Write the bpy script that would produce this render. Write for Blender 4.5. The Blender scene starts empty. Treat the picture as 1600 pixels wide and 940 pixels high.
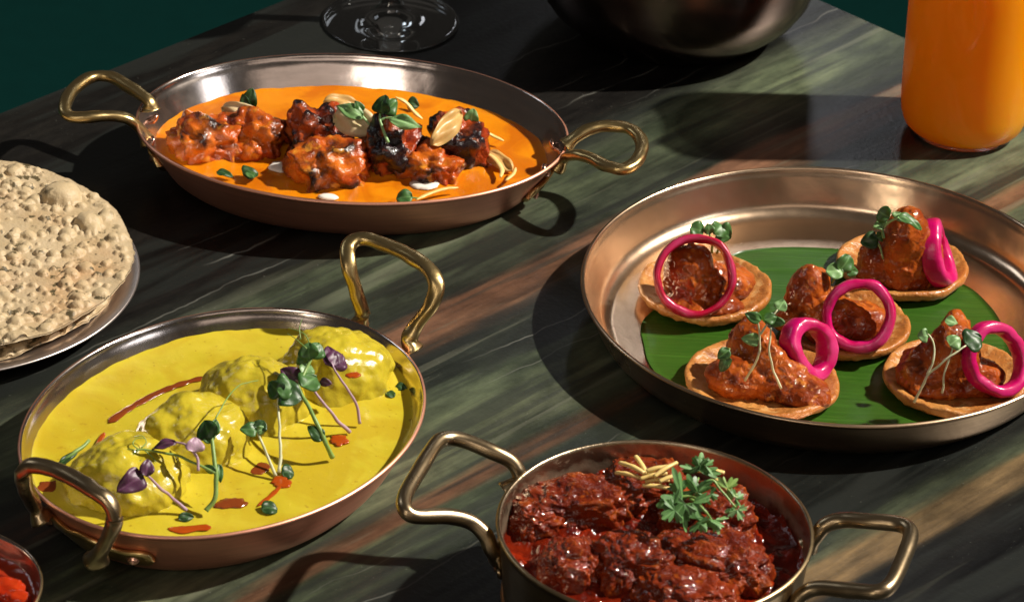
import bpy, math, random
import numpy as np
from mathutils import Vector

S = bpy.context.scene
COL = S.collection
R = math.radians
PI = math.pi

# ------------------------------------------------------------------ camera
PITCH, ROLL, DIST, HFOV = R(30.848), R(2.775), 2.19, R(15.0)
FPX = 800 / math.tan(HFOV / 2)
_c, _s = math.cos(PITCH), math.sin(PITCH)
FW = np.array([0, _c, -_s]); _r = np.array([1., 0, 0]); _u = np.array([0, _s, _c])
RT = _r * math.cos(ROLL) + _u * math.sin(ROLL)
UP = -_r * math.sin(ROLL) + _u * math.cos(ROLL)
CAM = -FW * DIST
cam = bpy.data.cameras.new('camera'); camo = bpy.data.objects.new('camera', cam)
COL.objects.link(camo); S.camera = camo
cam.sensor_width = 36; cam.angle = HFOV
cam.clip_start = .05; cam.clip_end = 60
m = camo.matrix_world.copy()
for i in range(3):
    m[i][0] = RT[i]; m[i][1] = UP[i]; m[i][2] = -FW[i]; m[i][3] = CAM[i]
camo.matrix_world = m
cam.dof.use_dof = True; cam.dof.focus_distance = 2.12; cam.dof.aperture_fstop = 22

# ------------------------------------------------------------------ world, lamps, exposure
W = bpy.data.worlds.new('World'); S.world = W; W.use_nodes = True
W.node_tree.nodes['Background'].inputs[0].default_value = (1, .88, .76, 1)
W.node_tree.nodes['Background'].inputs[1].default_value = .035
S.view_settings.view_transform = 'Standard'; S.view_settings.look = 'None'
S.view_settings.exposure = 0; S.view_settings.gamma = 1

def aim(o, loc, tgt):
    o.location = loc
    o.rotation_euler = (Vector(tgt) - Vector(loc)).to_track_quat('-Z', 'Y').to_euler()
def area(name, loc, tgt, sx, sy, power, col):
    l = bpy.data.lights.new(name, 'AREA'); l.shape = 'RECTANGLE'; l.size = sx; l.size_y = sy
    l.energy = power; l.color = col
    o = bpy.data.objects.new(name, l); COL.objects.link(o); aim(o, loc, tgt); return o
kl = bpy.data.lights.new('key_lamp', 'SPOT'); kl.energy = 1040; kl.color = (1, .93, .82)
kl.shadow_soft_size = .045; kl.spot_size = R(40); kl.spot_blend = .6
ko = bpy.data.objects.new('key_lamp', kl); COL.objects.link(ko)
KD = 3.6; KE = R(46); KA = R(9)
aim(ko, (KD * math.cos(KE) * math.cos(KA), KD * math.cos(KE) * math.sin(KA), KD * math.sin(KE)), (0, 0, 0))
area('fill_lamp', (-1.6, .9, 1.5), (0, .0, 0), .7, .5, 3.0, (.82, .9, 1))
area('front_lamp', (-.80, -2.5, 2.05), (-.08, .2, 0), .95, .6, 6.0, (1, .90, .80))
area('low_front_fill', (.3, -2.9, .6), (.1, .2, 0), 1.8, .45, 1.5, (1, .80, .60))  # added fill, no known source: warm reflection for the far tray wall
area('high_front_fill', (.2, -2.75, 2.15), (-.05, .15, 0), 4.2, .7, 6.0, (1, .84, .72))  # added wide dim strip, no known source: brightens the far pan lining
area('right_lamp', (2.1, -.75, 1.25), (0, 0, 0), .6, .5, 3.6, (.92, .95, 1))
area('left_front_lamp', (-.85, -1.9, .53), (.2, .07, 0), .34, .30, 2.2, (1, .88, .70))
area('streak_lamp', (.30, 2.15, 1.04), (.145, .25, 0), .12, .5, .8, (.92, .94, 1))

# ------------------------------------------------------------------ noise and mesh helpers
_rng = np.random.RandomState(7)
_perm = _rng.permutation(256); _perm = np.concatenate([_perm, _perm, _perm])
_grad = _rng.normal(size=(256, 3)); _grad /= np.linalg.norm(_grad, axis=1)[:, None]
def perlin(p):
    p = np.asarray(p, float); i = np.floor(p).astype(int); f = p - i; i = i & 255
    w = f * f * f * (f * (f * 6 - 15) + 10); out = 0
    for a in (0, 1):
        for b in (0, 1):
            for c in (0, 1):
                h = _perm[_perm[_perm[i[:, 0] + a] + i[:, 1] + b] + i[:, 2] + c]
                g = _grad[h]; d = f - np.array([a, b, c])
                k = (w[:, 0] if a else 1 - w[:, 0]) * (w[:, 1] if b else 1 - w[:, 1]) * (w[:, 2] if c else 1 - w[:, 2])
                out = out + k * (g * d).sum(1)
    return out * 1.6
def fbm(p, octv=3, lac=2.1, gain=.5):
    s = 0; a = 1
    for k in range(octv):
        s = s + a * perlin(p + k * 17.3); p = p * lac; a *= gain
    return s
def ridged(p, octv=3, lac=2.1, gain=.5):
    s = 0; a = 1
    for k in range(octv):
        s = s + a * (1 - 2 * np.abs(perlin(p + k * 11.7))); p = p * lac; a *= gain
    return s
def sstep(a, b, x):
    t = np.clip((x - a) / (b - a), 0, 1); return t * t * (3 - 2 * t)
def at(px, py, z=0.):
    d = FW * FPX + RT * (px - 800) + UP * (470 - py)
    return CAM + d * ((z - CAM[2]) / d[2])

def tag(o, label=None, cat=None, group=None, kind=None):
    for k, v in (('label', label), ('category', cat), ('group', group), ('kind', kind)):
        if v: o[k] = v
    return o
def thing(name, loc, label, cat, group=None):
    o = bpy.data.objects.new(name, None); COL.objects.link(o); o.location = tuple(map(float, loc)); o.empty_display_size = .01
    return tag(o, label, cat, group)
def mk(name, V, F, mat, parent=None, origin=None, smooth=True, attrs=None):
    """V world coordinates; F list of index arrays (each (n,3) or (n,4)) or list of tuples"""
    V = np.asarray(V, float)
    if origin is None:
        if parent is not None:
            q = parent; origin = np.zeros(3)
            while q is not None: origin = origin + np.array(q.location); q = q.parent
        else:
            origin = np.array([V[:, 0].mean(), V[:, 1].mean(), V[:, 2].min()])
    me = bpy.data.meshes.new(name)
    if isinstance(F, np.ndarray): F = [F]
    if len(F) and isinstance(F[0], np.ndarray) and F[0].ndim == 2:
        me.vertices.add(len(V)); me.vertices.foreach_set('co', (V - origin).ravel())
        tot = sum(f.size for f in F); n = sum(len(f) for f in F)
        me.loops.add(tot); me.polygons.add(n)
        me.loops.foreach_set('vertex_index', np.concatenate([f.ravel() for f in F]))
        sizes = np.concatenate([np.full(len(f), f.shape[1]) for f in F])
        st = np.concatenate([[0], np.cumsum(sizes)[:-1]])
        me.polygons.foreach_set('loop_start', st.astype('i4')); me.polygons.foreach_set('loop_total', sizes.astype('i4'))
        me.update(calc_edges=True)
    else:
        me.from_pydata([tuple(v) for v in (V - origin)], [], [tuple(int(i) for i in f) for f in F])
    me.validate()
    if smooth: me.polygons.foreach_set('use_smooth', [True] * len(me.polygons))
    if attrs:
        for k, v in attrs.items():
            a = me.attributes.new(k, 'FLOAT', 'POINT'); a.data.foreach_set('value', np.asarray(v, 'f4'))
    me.materials.append(mat)
    o = bpy.data.objects.new(name, me); COL.objects.link(o)
    if parent is not None: o.parent = parent
    else: o.location = tuple(map(float, origin))
    return o
def gridfaces(nu, nv, closeu=False, closev=False):
    a = np.arange(nu if closeu else nu - 1); b = np.arange(nv if closev else nv - 1)
    A, B = np.meshgrid(a, b, indexing='ij'); A1 = (A + 1) % nu; B1 = (B + 1) % nv
    return np.stack([A * nv + B, A1 * nv + B, A1 * nv + B1, A * nv + B1], -1).reshape(-1, 4)
class Bag:
    def __init__(s): s.V = []; s.F3 = []; s.F4 = []; s.n = 0
    def add(s, V, F):
        V = np.asarray(V, float)
        for f in ([F] if isinstance(F, np.ndarray) else F):
            (s.F3 if f.shape[1] == 3 else s.F4).append(f + s.n)
        s.V.append(V); s.n += len(V)
    def mk(s, name, mat, parent=None, **k):
        return mk(name, np.concatenate(s.V), ([np.concatenate(s.F4)] if s.F4 else []) + ([np.concatenate(s.F3)] if s.F3 else []), mat, parent, **k)
def catmull(P, n, closed=False):
    P = np.asarray(P, float); m_ = len(P)
    if closed: idx = lambda i: P[i % m_]; seg = m_
    else:
        Q = np.vstack([2 * P[0] - P[1], P, 2 * P[-1] - P[-2]]); idx = lambda i: Q[i + 1]; seg = m_ - 1
    out = []
    for i in range(seg):
        p0, p1, p2, p3 = idx(i - 1), idx(i), idx(i + 1), idx(i + 2)
        for t in np.linspace(0, 1, n, endpoint=False):
            out.append(.5 * ((2 * p1) + (-p0 + p2) * t + (2 * p0 - 5 * p1 + 4 * p2 - p3) * t * t + (-p0 + 3 * p1 - 3 * p2 + p3) * t ** 3))
    if not closed: out.append(P[-1])
    return np.array(out)
def tube(path, r, seg=12, flat=1., up=(0, 0, 1), caps=True, sq=2.):
    """path (n,3), r scalar or array; flat: ratio of section height (along up) to width; sq: superellipse power"""
    path = np.asarray(path, float); n = len(path); r = np.broadcast_to(r, (n,))
    T = np.gradient(path, axis=0); T /= np.linalg.norm(T, axis=1)[:, None] + 1e-12
    N = np.cross(np.array(up, float)[None], T); l = np.linalg.norm(N, axis=1)
    for i in range(n):
        if l[i] < .05: N[i] = N[i - 1] if i else np.cross([1, 0, .1], T[i])
        N[i] -= T[i] * (N[i] @ T[i]); N[i] /= np.linalg.norm(N[i])
        if i and N[i] @ N[i - 1] < 0: N[i] = -N[i]
    B = np.cross(T, N)
    a = np.linspace(0, 2 * PI, seg, endpoint=False)
    ca, sa = np.cos(a), np.sin(a)
    ca = np.sign(ca) * np.abs(ca) ** (2 / sq); sa = np.sign(sa) * np.abs(sa) ** (2 / sq)
    V = path[:, None] + r[:, None, None] * (N[:, None] * ca[None, :, None] + B[:, None] * sa[None, :, None] * flat)
    V = V.reshape(-1, 3); F = [gridfaces(n, seg, False, True)[:, ::-1]]
    if caps:
        V = np.vstack([V, path[0], path[-1]])
        k = np.arange(seg); k1 = (k + 1) % seg
        F.append(np.stack([np.full(seg, n * seg), k1, k], -1))
        F.append(np.stack([np.full(seg, n * seg + 1), (n - 1) * seg + k, (n - 1) * seg + k1], -1))
    return V, F
_ico = {}
def ico(sub):
    if sub not in _ico:
        import bmesh
        b = bmesh.new(); bmesh.ops.create_icosphere(b, subdivisions=sub, radius=1)
        _ico[sub] = (np.array([v.co[:] for v in b.verts]), np.array([[v.index for v in f.verts] for f in b.faces]))
        b.free()
    return _ico[sub][0].copy(), _ico[sub][1]
def lathe(prof, cx, cy, seg=160, th=0.):
    prof = np.asarray(prof, float); a = np.linspace(0, 2 * PI, seg, endpoint=False)
    V = np.stack([cx + prof[:, 0][:, None] * np.cos(a), cy + prof[:, 0][:, None] * np.sin(a), np.repeat(prof[:, 1][:, None], seg, 1)], -1)
    return V.reshape(-1, 3), gridfaces(len(prof), seg, False, True)[:, ::-1]

# ------------------------------------------------------------------ materials
class NT:
    def __init__(s, name):
        s.m = bpy.data.materials.new(name); s.m.use_nodes = True; s.t = s.m.node_tree
        s.b = s.t.nodes['Principled BSDF']; s.out = s.t.nodes['Material Output']
        s.tc = s.n('ShaderNodeTexCoord').outputs['Object']
    def n(s, typ, **k):
        nd = s.t.nodes.new(typ)
        for a, v in k.items(): setattr(nd, a, v)
        return nd
    def link(s, a, b): s.t.links.new(a, b)
    def setp(s, **k):
        nm = dict(col='Base Color', metal='Metallic', rough='Roughness', sss='Subsurface Weight', sssr='Subsurface Radius', ssss='Subsurface Scale',
                  trans='Transmission Weight', ior='IOR', coat='Coat Weight', coatr='Coat Roughness', spec='Specular IOR Level', aniso='Anisotropic', sheen='Sheen Weight')
        for a, v in k.items():
            i = s.b.inputs[nm[a]]
            if isinstance(v, bpy.types.NodeSocket): s.link(v, i)
            else:
                if a == 'col' and len(v) == 3: v = (*v, 1)
                i.default_value = v
        return s
    def noise(s, scale, detail=3, rough=.55, vec=None, dist=0.):
        nd = s.n('ShaderNodeTexNoise'); nd.inputs['Scale'].default_value = scale; nd.inputs['Detail'].default_value = detail
        nd.inputs['Roughness'].default_value = rough; nd.inputs['Distortion'].default_value = dist
        s.link(vec or s.tc, nd.inputs['Vector']); return nd.outputs['Fac']
    def voro(s, scale, vec=None, feature='F1', out='Distance'):
        nd = s.n('ShaderNodeTexVoronoi', feature=feature); nd.inputs['Scale'].default_value = scale
        s.link(vec or s.tc, nd.inputs['Vector']); return nd.outputs[out]
    def attr(s, name): 
        nd = s.n('ShaderNodeAttribute'); nd.attribute_name = name; return nd.outputs['Fac']
    def ramp(s, fac, stops, interp='LINEAR'):
        nd = s.n('ShaderNodeValToRGB'); nd.color_ramp.interpolation = interp; e = nd.color_ramp.elements
        while len(e) < len(stops): e.new(.5)
        for i, (p, c) in enumerate(stops):
            e[i].position = p
            if not hasattr(c, '__len__'): c = (c, c, c)
            e[i].color = (*c, 1)
        s.link(fac, nd.inputs[0]); return nd.outputs[0]
    def mix(s, fac, a, b, mode='MIX'):
        nd = s.n('ShaderNodeMix', data_type='RGBA', blend_type=mode)
        for v, i in ((fac, 0), (a, 6), (b, 7)):
            if isinstance(v, bpy.types.NodeSocket): s.link(v, nd.inputs[i])
            elif i == 0: nd.inputs[0].default_value = v
            else: nd.inputs[i].default_value = (*v, 1)
        return nd.outputs[2]
    def math(s, op, a, b=None, clamp=False):
        nd = s.n('ShaderNodeMath', operation=op, use_clamp=clamp)
        for v, i in ((a, 0), (b, 1)):
            if v is None: continue
            if isinstance(v, bpy.types.NodeSocket): s.link(v, nd.inputs[i])
            else: nd.inputs[i].default_value = v
        return nd.outputs[0]
    def mapping(s, scale=(1, 1, 1), rot=(0, 0, 0), vec=None):
        nd = s.n('ShaderNodeMapping'); nd.inputs['Scale'].default_value = scale; nd.inputs['Rotation'].default_value = rot
        s.link(vec or s.tc, nd.inputs['Vector']); return nd.outputs[0]
    def bump(s, h, dist, strength=1., prev=None):
        nd = s.n('ShaderNodeBump'); nd.inputs['Distance'].default_value = dist; nd.inputs['Strength'].default_value = strength
        s.link(h, nd.inputs['Height'])
        if prev is not None: s.link(prev, nd.inputs['Normal'])
        s.link(nd.outputs[0], s.b.inputs['Normal']); return nd.outputs[0]

def metal(name, col, col2, rough, bump=.00008, brushed=None, sc=60, mt=1.):
    t = NT(name); n1 = t.noise(sc, 4); n2 = t.noise(sc * 6, 3)
    c = t.mix(t.ramp(n1, [(.3, 0), (.75, 1)]), col, col2)
    if brushed:
        sv = t.mapping(brushed); st = t.noise(1, 3, .6, sv)
        c = t.mix(t.math('MULTIPLY', t.ramp(st, [(.35, 0), (.7, 1)]), .35), c, tuple(.55 * v for v in col))
    t.setp(col=c, metal=mt, rough=t.math('ADD', t.math('MULTIPLY', n2, .05), t.math('ADD', t.math('MULTIPLY', n1, .14), rough - .10)))
    t.bump(t.math('ADD', n1, t.math('MULTIPLY', n2, .35)), bump * 1.3)
    return t.m
M = {}
M['copper'] = metal('copper', (.82, .40, .275), (.74, .34, .23), .42, .00012, (30, 30, 500), 25, .86)
M['tin'] = metal('tin_lining', (.74, .64, .585), (.64, .54, .48), .17, .00008, (40, 40, 300), 35)
M['brass'] = metal('brass', (.66, .49, .23), (.54, .38, .16), .31, .00022, None, 60)
M['old_brass'] = metal('aged_brass', (.50, .38, .23), (.40, .29, .17), .30, .0001, None, 60)
M['bowl_out'] = metal('aged_brass_sheet', (.42, .31, .17), (.31, .22, .12), .34, .00012, (30, 30, 500), 30)
M['bowl_in'] = metal('aged_brass_inside', (.50, .39, .27), (.38, .28, .18), .28, .00012, (30, 30, 400), 30)
M['bronze'] = metal('tray_bronze', (.70, .50, .33), (.60, .42, .27), .30, .00012, (25, 25, 350), 22)
M['tray_in'] = metal('tray_inside', (.80, .585, .40), (.70, .49, .33), .25, .0001, None, 28)
def stained():
    t = NT('stained_bowl_lining'); sp = t.n('ShaderNodeSeparateXYZ'); t.link(t.tc, sp.inputs[0]); n = t.noise(45, 5, .65); n2 = t.noise(160, 4, .65)
    mr = t.n('ShaderNodeMapRange'); mr.inputs['From Min'].default_value = .050; mr.inputs['From Max'].default_value = .038
    t.link(t.math('ADD', sp.outputs['Z'], t.math('MULTIPLY', t.math('SUBTRACT', n, .5), .030)), mr.inputs['Value']); f = mr.outputs[0]
    f = t.math('MAXIMUM', f, t.math('MULTIPLY', t.ramp(n2, [(.60, 0), (.66, .8)]), t.ramp(n, [(.4, 0), (.6, 1)])))
    base = t.mix(n, (.50, .39, .27), (.36, .27, .18)); c = t.mix(f, base, (.055, .009, .003))
    t.setp(col=c, metal=t.math('SUBTRACT', 1, f), rough=t.math('ADD', .24, t.math('MULTIPLY', n2, .15))); t.bump(n2, .0003); return t.m
M['bowl_in'] = stained()
M['rivet'] = metal('rivet_copper', (.72, .42, .32), (.6, .34, .26), .22)
M['pot'] = metal('dark_pot', (.25, .18, .15), (.18, .13, .11), .20, .00008, (10, 10, 200), 25)
M['plate'] = metal('plate_metal', (.74, .66, .62), (.62, .54, .50), .36)

def table_mat():
    t = NT('striped_marble')
    mp = t.mapping(rot=(0, 0, 0)); sep = t.n('ShaderNodeSeparateXYZ')
    big = t.n('ShaderNodeTexNoise'); big.inputs['Scale'].default_value = 3.2; big.inputs['Detail'].default_value = 2
    sv = t.mapping((.55, 2.2, 1), (0, 0, 0)); t.link(sv, big.inputs['Vector'])
    t.link(mp, sep.inputs[0])
    # object frame: X runs along the stripes, Y across
    v = t.math('ADD', sep.outputs['Y'], t.math('MULTIPLY', t.math('SUBTRACT', big.outputs['Fac'], .5), .055))
    med = t.noise(1, 4, .6, t.mapping((5, 60, 1)))
    v = t.math('ADD', v, t.math('MULTIPLY', t.math('SUBTRACT', med, .5), .020))
    fine = t.noise(1, 5, .6, t.mapping((16, 170, 1)))
    def s(r, g, b): return tuple(((c / 255 + .055) / 1.055) ** 2.4 if c > 10 else c / 255 / 12.92 for c in (r, g, b))
    st = [(-.34, s(18, 19, 20)), (-.312, s(22, 22, 22)), (-.306, s(108, 88, 66)), (-.290, s(112, 92, 68)), (-.284, s(70, 76, 62)), (-.272, s(22, 25, 25)),
          (-.20, s(21, 23, 23)), (-.166, s(31, 34, 33)), (-.148, s(62, 68, 58)), (-.124, s(74, 82, 66)), (-.119, s(104, 74, 58)), (-.110, s(108, 78, 62)), (-.104, s(74, 80, 66)),
          (-.085, s(98, 102, 84)), (-.055, s(88, 96, 78)), (-.037, s(74, 82, 68)), (-.028, s(38, 42, 39)), (-.008, s(40, 44, 40)), (.004, s(112, 80, 64)), (.016, s(118, 84, 68)),
          (.024, s(52, 56, 50)), (.048, s(60, 66, 56)), (.060, s(90, 98, 80)), (.086, s(80, 88, 72)), (.098, s(68, 72, 62)), (.112, s(34, 35, 33)), (.126, s(26, 24, 24)), (.36, s(26, 24, 23))]
    k = lambda q: (q + .36) / .74
    f01 = t.n('ShaderNodeMapRange'); f01.inputs['From Min'].default_value = -.36; f01.inputs['From Max'].default_value = .38
    t.link(v, f01.inputs['Value'])
    col = t.ramp(f01.outputs[0], [(max(0, min(1, k(a))), c) for a, c in st])
    # light / dark streaks along the grain
    col = t.mix(1, col, t.ramp(fine, [(.30, (.60, .61, .62)), (.50, (.96, .96, .96)), (.72, (1.28, 1.26, 1.2))]), 'MULTIPLY')
    patch = t.noise(7, 3, .6, t.mapping((1, 3, 1)))
    col = t.mix(1, col, t.ramp(patch, [(.34, (.42, .43, .44)), (.6, (1.12, 1.12, 1.08))]), 'MULTIPLY')
    mot = t.noise(48, 5, .7, t.mapping((1, 2.2, 1)))
    col = t.mix(1, col, t.ramp(mot, [(.34, (.72, .72, .72)), (.5, (1., 1., 1.)), (.66, (1.26, 1.25, 1.2))]), 'MULTIPLY')
    msk = t.ramp(f01.outputs[0], [(k(-.19), .25), (k(-.15), 1), (k(.085), 1), (k(.12), .0)])
    cr = t.noise(1, 3, .55, t.mapping((3.2, 80, 1)), .25)
    col = t.mix(t.math('MULTIPLY', msk, t.ramp(cr, [(.55, 0), (.60, .6)])), col, (.030, .033, .030))
    col = t.mix(t.math('MULTIPLY', t.math('MULTIPLY', t.ramp(cr, [(.36, 1), (.41, 0)]), msk), .3), col, (.19, .19, .145))
    dk = t.ramp(t.noise(1, 3, .6, t.mapping((2.6, 26, 1)), .4), [(.50, 0), (.56, .78)])
    col = t.mix(dk, col, (.017, .019, .018))
    # thin pale veins
    vv = t.math('ADD', sep.outputs['Y'], t.math('MULTIPLY', t.math('SUBTRACT', t.noise(9, 4, .6), .5), .03))
    brk = t.ramp(t.noise(8, 2), [(.45, 0), (.6, 1)])
    tot = None
    for pos, w_, a in ((.142, .0013, .6), (.163, .0009, .3), (.118, .0009, .3), (-.03, .0007, .3), (-.135, .0007, .25), (-.158, .0009, .35), (.205, .0008, .18), (-.052, .0007, .22), (-.214, .0008, .16)):
        d = t.math('ABSOLUTE', t.math('SUBTRACT', vv, pos))
        q = t.math('MULTIPLY', t.math('SUBTRACT', 1, t.math('DIVIDE', d, w_), True), a)
        tot = q if tot is None else t.math('ADD', tot, q, True)
    tot = t.math('MULTIPLY', tot, brk)
    col = t.mix(tot, col, (.42, .41, .38))
    speck = t.ramp(t.noise(520, 2), [(.70, 0), (.78, .5)])
    col = t.mix(speck, col, (.2, .2, .18))
    rr = t.math('ADD', t.math('MULTIPLY', patch, .22), .22)
    col = t.mix(1, col, (.90, .91, .86), 'MULTIPLY')
    t.setp(col=col, rough=rr, spec=.34)
    t.bump(t.math('ADD', t.math('MULTIPLY', fine, .5), t.noise(300, 3)), .00012)
    return t.m
M['table'] = table_mat()

def plain(name, col, rough=.5, **k):
    t = NT(name); n = t.noise(40, 3)
    c = t.mix(n, tuple(.85 * v for v in col), tuple(min(1, 1.12 * v) for v in col)); t.setp(col=c, rough=rough, **k); return t.m
M['floor'] = plain('teal_carpet', (.010, .20, .16), .95)
M['edge'] = plain('dark_table_edge', (.03, .03, .03), .4)

def sauce(name, c1, c2, rough=.22, bumpd=.0004, sss=.25, rad=(1, .4, .1), oil=None, sc=45, fleck=None):
    t = NT(name); n = t.noise(sc, 4, .55, None, .6); n2 = t.noise(sc * 5, 3)
    c = t.mix(t.ramp(n, [(.35, 0), (.65, 1)]), c1, c2)
    if fleck: c = t.mix(t.ramp(t.noise(260, 2), [(.66, 0), (.74, fleck[1])]), c, fleck[0])
    if oil: c = t.mix(t.ramp(t.noise(oil[1], 3, .5, None, 1.), [(.50, 0), (.62, oil[2])]), c, oil[0])
    t.setp(col=c, rough=t.math('ADD', t.math('MULTIPLY', n2, .12), rough - .06), sss=sss, sssr=rad, ssss=.004, coat=.15, coatr=.08, spec=.35)
    t.bump(t.math('ADD', n, t.math('MULTIPLY', n2, .3)), bumpd)
    return t.m
M['orange_sauce'] = sauce('orange_sauce', (.64, .195, .003), (.71, .24, .005), .24, .0005, .3, (1, .35, .05), ((.46, .095, .003), 34, .6))
M['yellow_sauce'] = sauce('yellow_sauce', (.51, .405, .022), (.57, .455, .035), .25, .0004, .3, (1, .7, .1), ((.47, .32, .015), 26, .6), 45, ((.27, .15, .012), .7))
M['gravy'] = sauce('red_gravy', (.075, .005, .002), (.15, .011, .002), .11, .0014, .06, (1, .15, .05), ((.30, .020, .003), 60, .6), 90)
M['oil'] = sauce('chilli_oil', (.34, .045, .004), (.40, .075, .006), .12, .0003, .1, (1, .2, .05))
M['oil_dark'] = sauce('dark_chilli_oil', (.17, .035, .008), (.24, .05, .01), .12, .0003, .1, (1, .2, .05))
M['cream'] = sauce('white_cream', (.80, .76, .68), (.84, .8, .72), .3, .0002, .3, (1, .9, .8))
M['dip'] = sauce('red_dip', (.30, .02, .008), (.42, .05, .01), .1, .0005, .2, (1, .2, .05), None, 60)

def meat(name, base, base2, dark, a0, a1, bumpd=.0010, rough=.24, coat=.5, sc=150, yellow=None, wet=False):
    t = NT(name); n = t.noise(sc, wet and 1.6 or 5, .55, None, .5); n2 = t.noise(sc * .25, 3); n3 = t.noise(sc * 4, 3, .6)
    c = t.mix(t.ramp(n2, [(.38, 0), (.62, 1)]), base, base2)
    h = t.math('ADD', t.attr('h'), t.math('MULTIPLY', t.math('SUBTRACT', n, .5), .55))
    c = t.mix(t.ramp(h, [(a0, 0), (a1, 1)]), c, dark)
    if yellow: c = t.mix(t.ramp(t.noise(sc * .8, 4), [(.58, 0), (.68, .7)]), c, yellow)
    t.setp(col=c, rough=t.math('ADD', t.math('MULTIPLY', n3, .26), rough + (.12 if wet else -.13)), coat=coat * (.9 if wet else .2), coatr=.05, spec=.12 if wet else .45, sss=.06, sssr=(1, .3, .1), ssss=.003)
    bn = t.bump(t.math('ADD', n, t.math('MULTIPLY', n3, .03 if wet else .45)), bumpd); wet and t.link(bn, t.b.inputs['Coat Normal']); return t.m
M['chicken'] = meat('charred_chicken', (.58, .14, .010), (.34, .032, .006), (.022, .007, .005), .50, .74, .0011, .26, .55, 120, (.72, .30, .03))
M['chicken_dark'] = meat('blackened_chicken', (.44, .07, .010), (.22, .018, .008), (.014, .006, .007), .40, .62, .0014, .24, .55, 120, (.55, .12, .02))
M['beef'] = meat('braised_meat', (.19, .022, .003), (.08, .007, .002), (.28, .05, .005), .60, .86, .0015, .19, .85, 270, (.34, .07, .007), True)
M['filling'] = meat('spiced_filling', (.40, .085, .008), (.20, .030, .004), (.09, .014, .003), .55, .80, .0013, .20, .7, 230, (.54, .18, .025), True)
M['kofta'] = meat('coated_dumpling', (.51, .41, .026), (.46, .36, .022), (.22, .165, .014), .60, .92, .0005, .26, .4, 90)
M['cracker'] = meat('fried_cracker', (.50, .23, .06), (.40, .14, .03), (.22, .065, .014), .62, .95, .0012, .32, .35, 140, (.62, .36, .14))

def leafm(name, c1, c2, rough=.42, vein=True, sc=120):
    t = NT(name); n = t.noise(sc, 3)
    c = t.mix(t.ramp(n, [(.3, 0), (.7, 1)]), c1, c2)
    if vein: c = t.mix(t.math('MULTIPLY', t.ramp(t.attr('mid'), [(.0, 1), (.16, 0)]), .45), c, tuple(min(1, v * 2.2 + .05) for v in c2))
    t.setp(col=c, rough=rough, sss=.15, sssr=(.5, 1, .3), ssss=.001, spec=.4)
    t.bump(n, .0003); return t.m
M['green'] = leafm('green_leaf', (.035, .105, .022), (.075, .165, .045))
M['pale_green'] = leafm('pale_green_leaf', (.13, .25, .08), (.19, .32, .13))
M['dark_green'] = leafm('dark_green_leaf', (.014, .042, .010), (.028, .075, .018))
M['purple'] = leafm('purple_leaf', (.055, .016, .04), (.10, .03, .075))
M['lilac'] = leafm('lilac_stem', (.40, .24, .34), (.46, .32, .38), .4, False)
M['stem'] = leafm('green_stem', (.16, .27, .06), (.24, .36, .10), .4, False)
M['white_stem'] = leafm('pale_stem', (.52, .52, .30), (.62, .62, .44), .4, False)
M['coriander'] = leafm('coriander_leaf', (.05, .145, .030), (.105, .225, .065), .5)
M['flake'] = leafm('almond_flake', (.66, .50, .26), (.74, .60, .38), .4, False)
M['flake_tan'] = leafm('toasted_flake', (.50, .29, .09), (.60, .38, .14), .35, False)
M['ginger'] = leafm('ginger', (.74, .52, .16), (.80, .62, .26), .35, False)
M['papadum'] = None
def papm():
    t = NT('papadum'); n = t.noise(55, 4); n2 = t.noise(420, 3)
    c = t.mix(t.ramp(n, [(.35, 0), (.68, 1)]), (.47, .35, .20), (.55, .43, .275))
    c = t.mix(t.ramp(t.noise(18, 3), [(.52, 0), (.70, .5)]), c, (.42, .21, .08))
    c = t.mix(t.math('MULTIPLY', t.attr('h'), .45), c, (.56, .43, .25))
    sp = t.math('MULTIPLY', t.ramp(t.noise(150, 3, .6), [(.57, 0), (.63, 1)]), t.ramp(t.noise(38, 2), [(.47, 0), (.57, 1)]))
    c = t.mix(sp, c, (.10, .075, .035))
    t.setp(col=c, rough=.5, spec=.35, sss=.06, sssr=(1, .7, .4), ssss=.002)
    t.bump(t.math('ADD', n2, t.noise(140, 3)), .0005); return t.m
M['papadum'] = papm()
def onionm(name='pickled_onion', a=(.40, .001, .060), b_=(.52, .002, .13)):
    t = NT(name); n = t.noise(60, 3)
    c = t.mix(t.ramp(n, [(.35, 0), (.65, 1)]), a, b_); c = t.mix(t.ramp(t.attr('in'), [(.2, 0), (1, .62)]), c, (.66, .07, .24))
    t.setp(col=c, rough=.30, sss=.35, sssr=(1, .1, .4), ssss=.003, coat=.2, coatr=.08, spec=.4); t.bump(t.noise(1, 3, .6, t.mapping((200, 200, 200))), .0003); return t.m
M['onion'] = onionm(); M['onion_red'] = onionm('crimson_onion', (.30, .001, .015), (.44, .002, .04))
def bananam():
    t = NT('banana_leaf'); 
    st = t.noise(1, 3, .6, t.mapping((14, 420, 1), (0, 0, R(-6)))); st2 = t.noise(1, 2, .5, t.mapping((8, 90, 1), (0, 0, R(-6)))); n = t.noise(30, 3)
    c = t.mix(st2, (.016, .060, .004), (.030, .090, .006)); c = t.mix(t.ramp(st, [(.45, 0), (.7, .6)]), c, (.045, .125, .012))
    c = t.mix(t.ramp(n, [(.5, 0), (.75, .5)]), c, (.02, .055, .005))
    t.setp(col=c, rough=.36, spec=.45, sss=.08, sssr=(.4, 1, .2), ssss=.002); t.bump(t.math('ADD', st, t.math('MULTIPLY', st2, 2)), .0004); return t.m
M['banana'] = bananam()
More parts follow.
